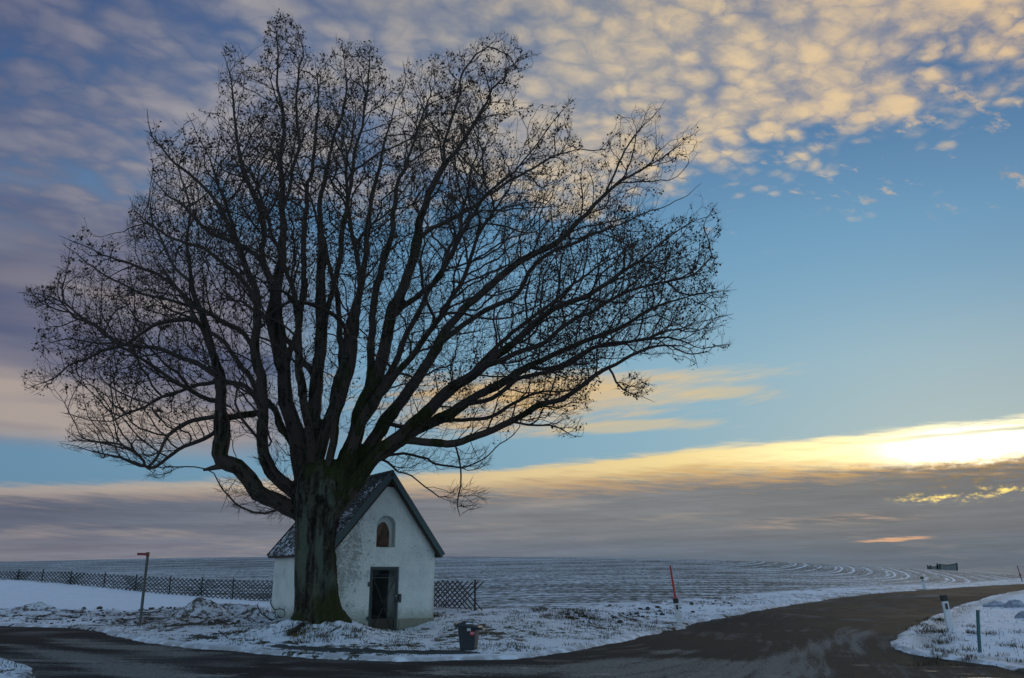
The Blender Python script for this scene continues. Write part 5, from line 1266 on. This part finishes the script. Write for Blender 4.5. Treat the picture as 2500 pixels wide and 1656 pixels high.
# leaves: curled maple-like scraps hanging in small bunches
cl = vnoise(NODES[tips][:, 0] * .55, NODES[tips][:, 1] * .55, NODES[tips][:, 2] * .55)
pxx = 1250 + FPX * NODES[tips][:, 0] / (NODES[tips][:, 1] * 1.1)
pr = np.clip(.40 + 1.9 * cl, .03, .98) * sstep(rc, 2.0, 6.5); bare = (NODES[tips][:, 2] < 6.2); pr[bare] *= .25
lt_ = tips[r.random(len(tips)) < pr]; Vs = []; Fs = []; n = 0
for q in range(3):
    c_ = NODES[lt_] + r.normal(0, .055, (len(lt_), 3)) - np.array([0, 0, .02]); u_ = r.normal(0, 1, c_.shape); u_[:, 2] -= .5; u_ /= np.linalg.norm(u_, axis=1)[:, None]
    w_ = np.cross(u_, r.normal(0, 1, c_.shape)); w_ /= np.linalg.norm(w_, axis=1)[:, None]; nn2 = np.cross(u_, w_); s_ = r.uniform(.024, .046, len(c_))[:, None]
    pts = [c_ - u_ * s_, c_ - u_ * s_ * .1 + w_ * s_ * .8 + nn2 * s_ * .3, c_ + u_ * s_ * 1.0, c_ + u_ * s_ * .1 - w_ * s_ * .75 + nn2 * s_ * .35]
    V = np.stack(pts, 1).reshape(-1, 3); F = np.arange(len(V)).reshape(-1, 4) + n; Vs.append(V - g0); Fs.append(F); n += len(V)
    # side lobe
    pts = [c_, c_ + w_ * s_ * 1.1 + u_ * s_ * .5, c_ + w_ * s_ * .6 + nn2 * s_ * .5 + u_ * s_ * .9, c_ + u_ * s_ * .5]
    V = np.stack(pts, 1).reshape(-1, 3); F = np.arange(len(V)).reshape(-1, 4) + n; Vs.append(V - g0); Fs.append(F); n += len(V)
lv = link_mesh('leaves', fast_mesh('leaves', np.vstack(Vs), np.vstack(Fs)), M_leaf, crown); lv['kind'] = 'stuff'
print('tips', len(tips), 'leaf bunches', len(lt_), _t.time() - _t0)

# ================================================================ heaps, stones, clods, branches
def heap_mat():
    m, N, b = mat('dirty_snow'); p = P_obj(N); n1 = N.noise(p, 2.6, 4, .6); n2 = N.noise(p, 9., 5, .65); n3 = N.noise(p, 34., 3, .6)
    g = N.node('ShaderNodeNewGeometry'); nz = N.sep(g.outputs['Normal'])[2]
    s = N.ss(N.add(N.add(N.mul(n1, .6), N.mul(n2, .6)), N.mul(nz, .16)), .64, .78)
    c = N.mix(s, N.ramp(n3, [(.3, (.030, .026, .022)), (.7, (.13, .115, .095))]), N.mix(N.ss(n3, .4, .6), (.40, .42, .46, 1), (*SNOW, 1)))
    N.put(b.inputs['Base Color'], c); b.inputs['Roughness'].default_value = .9; bump(N, b, N.add(n2, N.mul(n3, .4)), .9, .04); return m
M_heap = heap_mat()
def heap(name, cx, cy, rx, ry, h, label, cat, seed, m=None, peak=(0, 0), sharp=1.6, ex=1., rough=.35, fr=2.2, group=None):
    n = 90; t = np.linspace(-1.25, 1.25, n); U, Vv = np.meshgrid(t, t, indexing='ij')
    X = cx + U * rx; Y = cy + Vv * ry; r_ = np.hypot(U - peak[0] * (1 - np.hypot(U, Vv).clip(0, 1)), Vv - peak[1] * (1 - np.hypot(U, Vv).clip(0, 1)))
    r2 = r_ + .22 * fbm(U * 1.7 + seed, Vv * 1.7, 1., 3)
    hh = h * np.clip(1 - r2, 0, 1) ** ex * (1 + rough * fbm(U * fr + seed, Vv * fr, 1., 4) * 1.6) - .10 * sstep(r2, .85, 1.15)
    gz0 = ground_z(X, Y); Z = gz0 + hh + .01; z0 = gz(cx, cy)
    Vt = np.stack([X - cx, Y - cy, Z - z0], -1).reshape(-1, 3); id_ = np.arange(n * n).reshape(n, n)
    F = np.stack([id_[:-1, :-1], id_[1:, :-1], id_[1:, 1:], id_[:-1, 1:]], -1).reshape(-1, 4)
    kp = (r2.ravel() < 1.2)[F].any(1); F = F[kp]; us, iv = np.unique(F, return_inverse=True)
    o = link_mesh(name, fast_mesh(name, Vt[us], iv.reshape(-1, 4), True), m or M_heap); o.location = (cx, cy, z0); tag(o, label, cat, group or ('cleared snow heaps' if name == 'snow_heap' else 'snow-dusted boulders')); return o
q = G(480, 1508); heap('snow_heap', q[0], q[1] + .3, 1.15, .9, .66, 'highest pointed heap of dirty cleared snow between the marker pole and the chapel', 'snow heap', 3., peak=(-.05, 0), rough=.45)
q = G(548, 1504); heap('snow_heap', q[0], q[1] + .8, 1.1, .8, .36, 'lower rounded dirty snow heap just right of the highest heap', 'snow heap', 9., rough=.6, fr=2.8)
q = G(610, 1516); heap('snow_heap', q[0], q[1] + .6, 1.0, .7, .30, 'low snow and earth heap nearest the chapel wall', 'snow heap', 14., rough=.6, fr=3.)
q = G(72, 1492); heap('snow_heap', q[0], q[1] + .3, .95, .6, .30, 'low rounded snow heap at the far left near the fence', 'snow heap', 21., rough=.25, peak=(.2, 0))
M_rock = None
def rock_mat():
    m, N, b = mat('snow_dusted_stone'); p = P_obj(N); n1 = N.noise(p, 3.5, 5, .6); n2 = N.noise(p, 18., 4, .6); g = N.node('ShaderNodeNewGeometry'); nz = N.sep(g.outputs['Normal'])[2]
    s = N.ss(N.add(N.mul(n1, .7), N.mul(nz, .4)), .58, .74)
    N.put(b.inputs['Base Color'], N.mix(N.mul(s, .8), N.ramp(n2, [(.3, (.14, .16, .20)), (.7, (.34, .38, .46))]), (.50, .55, .66, 1))); b.inputs['Roughness'].default_value = .85; bump(N, b, N.add(n1, N.mul(n2, .4)), .8, .04); return m
M_rock = rock_mat()
def rock(px, py, s, sc, label, seed, cat='boulder'):
    q = G(px, py); b = MB(); blob(b, (0, 0, .02), s, sc, 26, 14, seed); o = b.build('boulder', M_rock, smooth=True); o.location = (q[0], q[1], gz(q[0], q[1])); tag(o, label, cat); return o
def stone(px, py, rx, ry, h, label, seed):
    q = G(px, py); heap('boulder', q[0], q[1], rx, ry, h, label, 'boulder', seed, M_rock, ex=.5, rough=.5, fr=1.8)
stone(2432, 1482, .62, .45, .26, 'low bluish boulder dusted with snow behind the short post at right', 2.)
stone(2480, 1484, .50, .42, .34, 'taller snow-dusted boulder beside the low one near the right edge', 7.)
stone(2498, 1512, .26, .22, .24, 'smallest snow-dusted boulder low at the right edge', 11.)
# dark clods along the cleared strip
M_clod = plain('frozen_earth', (.045, .043, .042), .9, .5, 14., bmp=.8, bd=.02)
b = MB(); r = np.random.default_rng(77)
cl_px = [(243, 1489, .10), (205, 1491, .07)] + [(x, 1492 - max(0, (x - 340)) * .07 + r.normal(0, 2.2), min(.055, abs(r.normal(.03, .02)) + .015)) for x in r.uniform(330, 440, 26)] + \
        [(r.uniform(0, 660), r.uniform(1494, 1526), abs(r.normal(.02, .015)) + .012) for _ in range(170)] + [(r.uniform(1380, 1800), 0, abs(r.normal(.025, .02)) + .015) for _ in range(60)]
for x, y, s in cl_px:
    if y == 0: y = np.interp(x, [1380, 1600, 1800], [1510, 1495, 1470]) + r.normal(0, 9)
    q = G(x, y); blob(b, (q[0], q[1], gz(q[0], q[1]) + s * .2), s, (1.3, 1, .9), 8, 5, float(r.random() * 50))
co_ = b.build('earth_clods', M_clod, smooth=True); tag(co_, 'dark frozen earth clods strewn along the cleared strip and verge', 'earth clods', kind='stuff')

# fallen wood
M_log = plain('wet_dark_branch', (.022, .020, .018), .8, .5, 20., bmp=.6)
def stick(name, pxs, rad, label, cat, lift=.02, n=7):
    P_ = []
    for (x, y) in pxs:
        q = G(x, y); P_.append(np.array([q[0], q[1], gz(q[0], q[1]) + lift]))
    o0 = P_[0]; b = MB(); b.tube([tuple(p - o0) for p in P_], rad, n); o = b.build(name, M_log, smooth=True); o.location = tuple(o0); tag(o, label, cat, 'fallen sticks' if cat == 'twig' else None); return o
stick('log', [(703, 1556), (718, 1545), (739, 1531)], [.055, .06, .05], 'short dark log lying on the snowy mound below the trunk', 'log', .04)
stick('fallen_branch', [(1258, 1576), (1262, 1581), (1259, 1587), (1272, 1592)], [.012, .014, .012, .008], 'small crooked dark twig lying on the snow right of the bin', 'twig', .02)
stick('fallen_branch', [(806, 1548), (820, 1540), (832, 1535)], [.014, .016, .012], 'thin stick lying on the right slope of the tree mound', 'twig', .03)
stick('fallen_branch', [(533, 1546), (541, 1549), (549, 1557), (556, 1562)], [.016, .014, .012, .010], 'dark bent stick on the snow left of the mound', 'twig', .02)
# wiry bent branch propped by the chapel's left wall
def wire(pts, Y, dy=0):
    return [at(x, y, Y + dy * i) for i, (x, y) in enumerate(pts)]
q = G(662, 1518); YB = q[1]; root = np.array([q[0], q[1], gz(q[0], q[1])])
br = empty('bare_bush', root, 0, 'wiry leafless bush with curling stems at the left foot of the chapel', 'bush')
WB = [([(667, 1518), (652, 1507), (640, 1500), (632, 1488), (629, 1478), (631, 1474)], .022), ([(668, 1520), (650, 1505), (642, 1492), (646, 1484)], .014), ([(652, 1507), (655, 1497), (650, 1488)], .010),
      ([(660, 1470), (664, 1480), (671, 1488), (682, 1487), (692, 1489), (696, 1498), (691, 1508), (683, 1509), (680, 1503)], .018), ([(692, 1489), (698, 1480)], .011), ([(671, 1488), (672, 1500), (676, 1514)], .015), ([(682, 1487), (680, 1482)], .008),
      ([(676, 1514), (680, 1508), (676, 1500)], .008), ([(640, 1500), (648, 1496), (656, 1492)], .008)]
for pts_, r0_ in WB:
    P_ = catmull(np.array([at(x, y, YB + .03 * i) for i, (x, y) in enumerate(pts_)]), 4) - root
    b = MB(); b.tube([tuple(p) for p in P_], list(np.linspace(r0_, r0_ * .5, len(P_))), 6); b.build('stem', M_log, br, smooth=True)

# ================================================================ grass through the snow
def grass_mat(name, stops):
    m, N, b = mat(name); p = P_obj(N); n = N.noise(p, 5., 3, .7); n2 = N.noise(p, .6, 2, .5)
    N.put(b.inputs['Base Color'], N.ramp(N.add(N.mul(n, .6), N.mul(n2, .4)), stops)); b.inputs['Roughness'].default_value = .8; b.inputs['Specular IOR Level'].default_value = .15; return m
M_grass = grass_mat('winter_grass', [(.32, (.014, .022, .012)), (.48, (.040, .048, .018)), (.60, (.11, .085, .040)), (.72, (.18, .135, .070))])
def blades(X, Y, h, w, lean, seed):
    r = np.random.default_rng(seed); n = len(X); Z = ground_z(X, Y) - .01; a = r.uniform(0, 2 * math.pi, n); l = r.uniform(0, 2 * math.pi, n)
    dx, dy = np.cos(a) * w / 2, np.sin(a) * w / 2; ln = lean * h * r.uniform(.3, 1.5, n)
    B0 = np.stack([X - dx, Y - dy, Z], 1); B1 = np.stack([X + dx, Y + dy, Z], 1)
    M0 = np.stack([X + np.cos(l) * ln * .35 - dx * .8, Y + np.sin(l) * ln * .35 - dy * .8, Z + h * .6], 1); M1 = M0 + np.stack([dx * 1.6, dy * 1.6, Z * 0], 1)
    T0 = np.stack([X + np.cos(l) * ln - dx * .15, Y + np.sin(l) * ln - dy * .15, Z + h * (1 - .3 * lean)], 1); T1 = T0 + np.stack([dx * .3, dy * .3, Z * 0], 1)
    V = np.stack([B0, B1, M1, M0, T1, T0], 1).reshape(-1, 3); k = np.arange(n)[:, None] * 6
    return V, np.concatenate([k + np.array([[0, 1, 2, 3]]), k + np.array([[3, 2, 4, 5]])], 0)
r = np.random.default_rng(5)
Yr = r.uniform(17, 46, 420000) ; Xr = r.uniform(-.62, .64, 420000) * Yr
rd, rdn, fl_, cl_, dr_, isl2, _ = micro(Xr, Yr)
clump = fbm(Xr, Yr, 1.1, 3) + .6 * fbm(Xr, Yr, 4.5, 2)
den = (1 - fl_) * (1 - cl_) * sstep(rdn, .05, .45) * sstep(clump, -.10, .45)
den = den * (1 - .72 * isl2) * (1 - .45 * dr_)
mound = np.exp(-((Xr + 5.1) ** 2 / 4. + (Yr - 23.) ** 2 / 2.2)); den = den + mound * .35 * sstep(clump, -.3, .2) * sstep(rdn, .1, .3)
right = sstep(Xr, -1.5, 1.) * (1 - sstep(Xr, 5., 9.)) * (1 - isl2) * sstep(Yr, 20.6, 21.4) * (1 - fl_); den = den * (1 + .8 * right)
# footprint of the chapel stays clear
lx = (Xr - CO[0]) * math.cos(PHI) + (Yr - CO[1]) * math.sin(PHI); ly = -(Xr - CO[0]) * math.sin(PHI) + (Yr - CO[1]) * math.cos(PHI)
inside = (lx > -.02) & (lx < CW + .02) & (ly > -.10) & (ly < CL)
foot = np.exp(-np.maximum(0, np.maximum(-ly, 0)) / .25) * (ly < 0) * (lx > -.5) * (lx < CW + .5); den = den + foot * .8
keep = (r.random(len(Xr)) < den * .30) & ~inside & (rdn > .04); Xg, Yg = Xr[keep], Yr[keep]; ft_ = foot[keep]; ig = isl2[keep]
hg = (.035 + .06 * r.random(len(Xg)) ** 2 + .10 * ft_ * r.random(len(Xg))) * (1 + .6 * (clump[keep] > .5)); V, F = blades(Xg, Yg, hg, .011 + .004 * r.random(len(Xg)), .7, 3)
gr = link_mesh('grass', fast_mesh('grass', V, F), M_grass); tag(gr, 'short brown and green winter grass poking through thin snow', 'grass', kind='stuff')
print('blades', len(Xg))
# bigger tussocks
tus = [(x, y) for x, y in zip(r.uniform(1290, 1460, 26), r.uniform(1487, 1512, 26))] + [(x, 1508 + (x - 845) * .19 + r.normal(0, 2)) for x in r.uniform(845, 925, 16)] + [(x, 1508 + r.normal(0, 2)) for x in r.uniform(1010, 1066, 14)] + \
      [(r.uniform(2240, 2500), r.uniform(1530, 1625)) for _ in range(34)] + [(r.uniform(700, 880), r.uniform(1525, 1572)) for _ in range(26)] + [(r.uniform(2235, 2300), r.uniform(1510, 1545)) for _ in range(14)]
Xt = []; Yt = []; Ht = []
for x, y in tus:
    q = G(x, y); n = int(r.integers(18, 55)); s = r.uniform(.06, .16)
    Xt.append(q[0] + r.normal(0, s * 1.3, n)); Yt.append(q[1] + r.normal(0, s, n)); Ht.append(r.uniform(.06, .17, n))
V, F = blades(np.concatenate(Xt), np.concatenate(Yt), np.concatenate(Ht), .013, .9, 8)
M_tus = grass_mat('dry_tussock', [(.35, (.020, .026, .012)), (.5, (.075, .058, .026)), (.65, (.16, .11, .05))])
tg = link_mesh('grass_tufts', fast_mesh('grass_tufts', V, F), M_tus); tag(tg, 'taller dry grass tufts along the verge, mound and chapel foot', 'grass', kind='stuff')
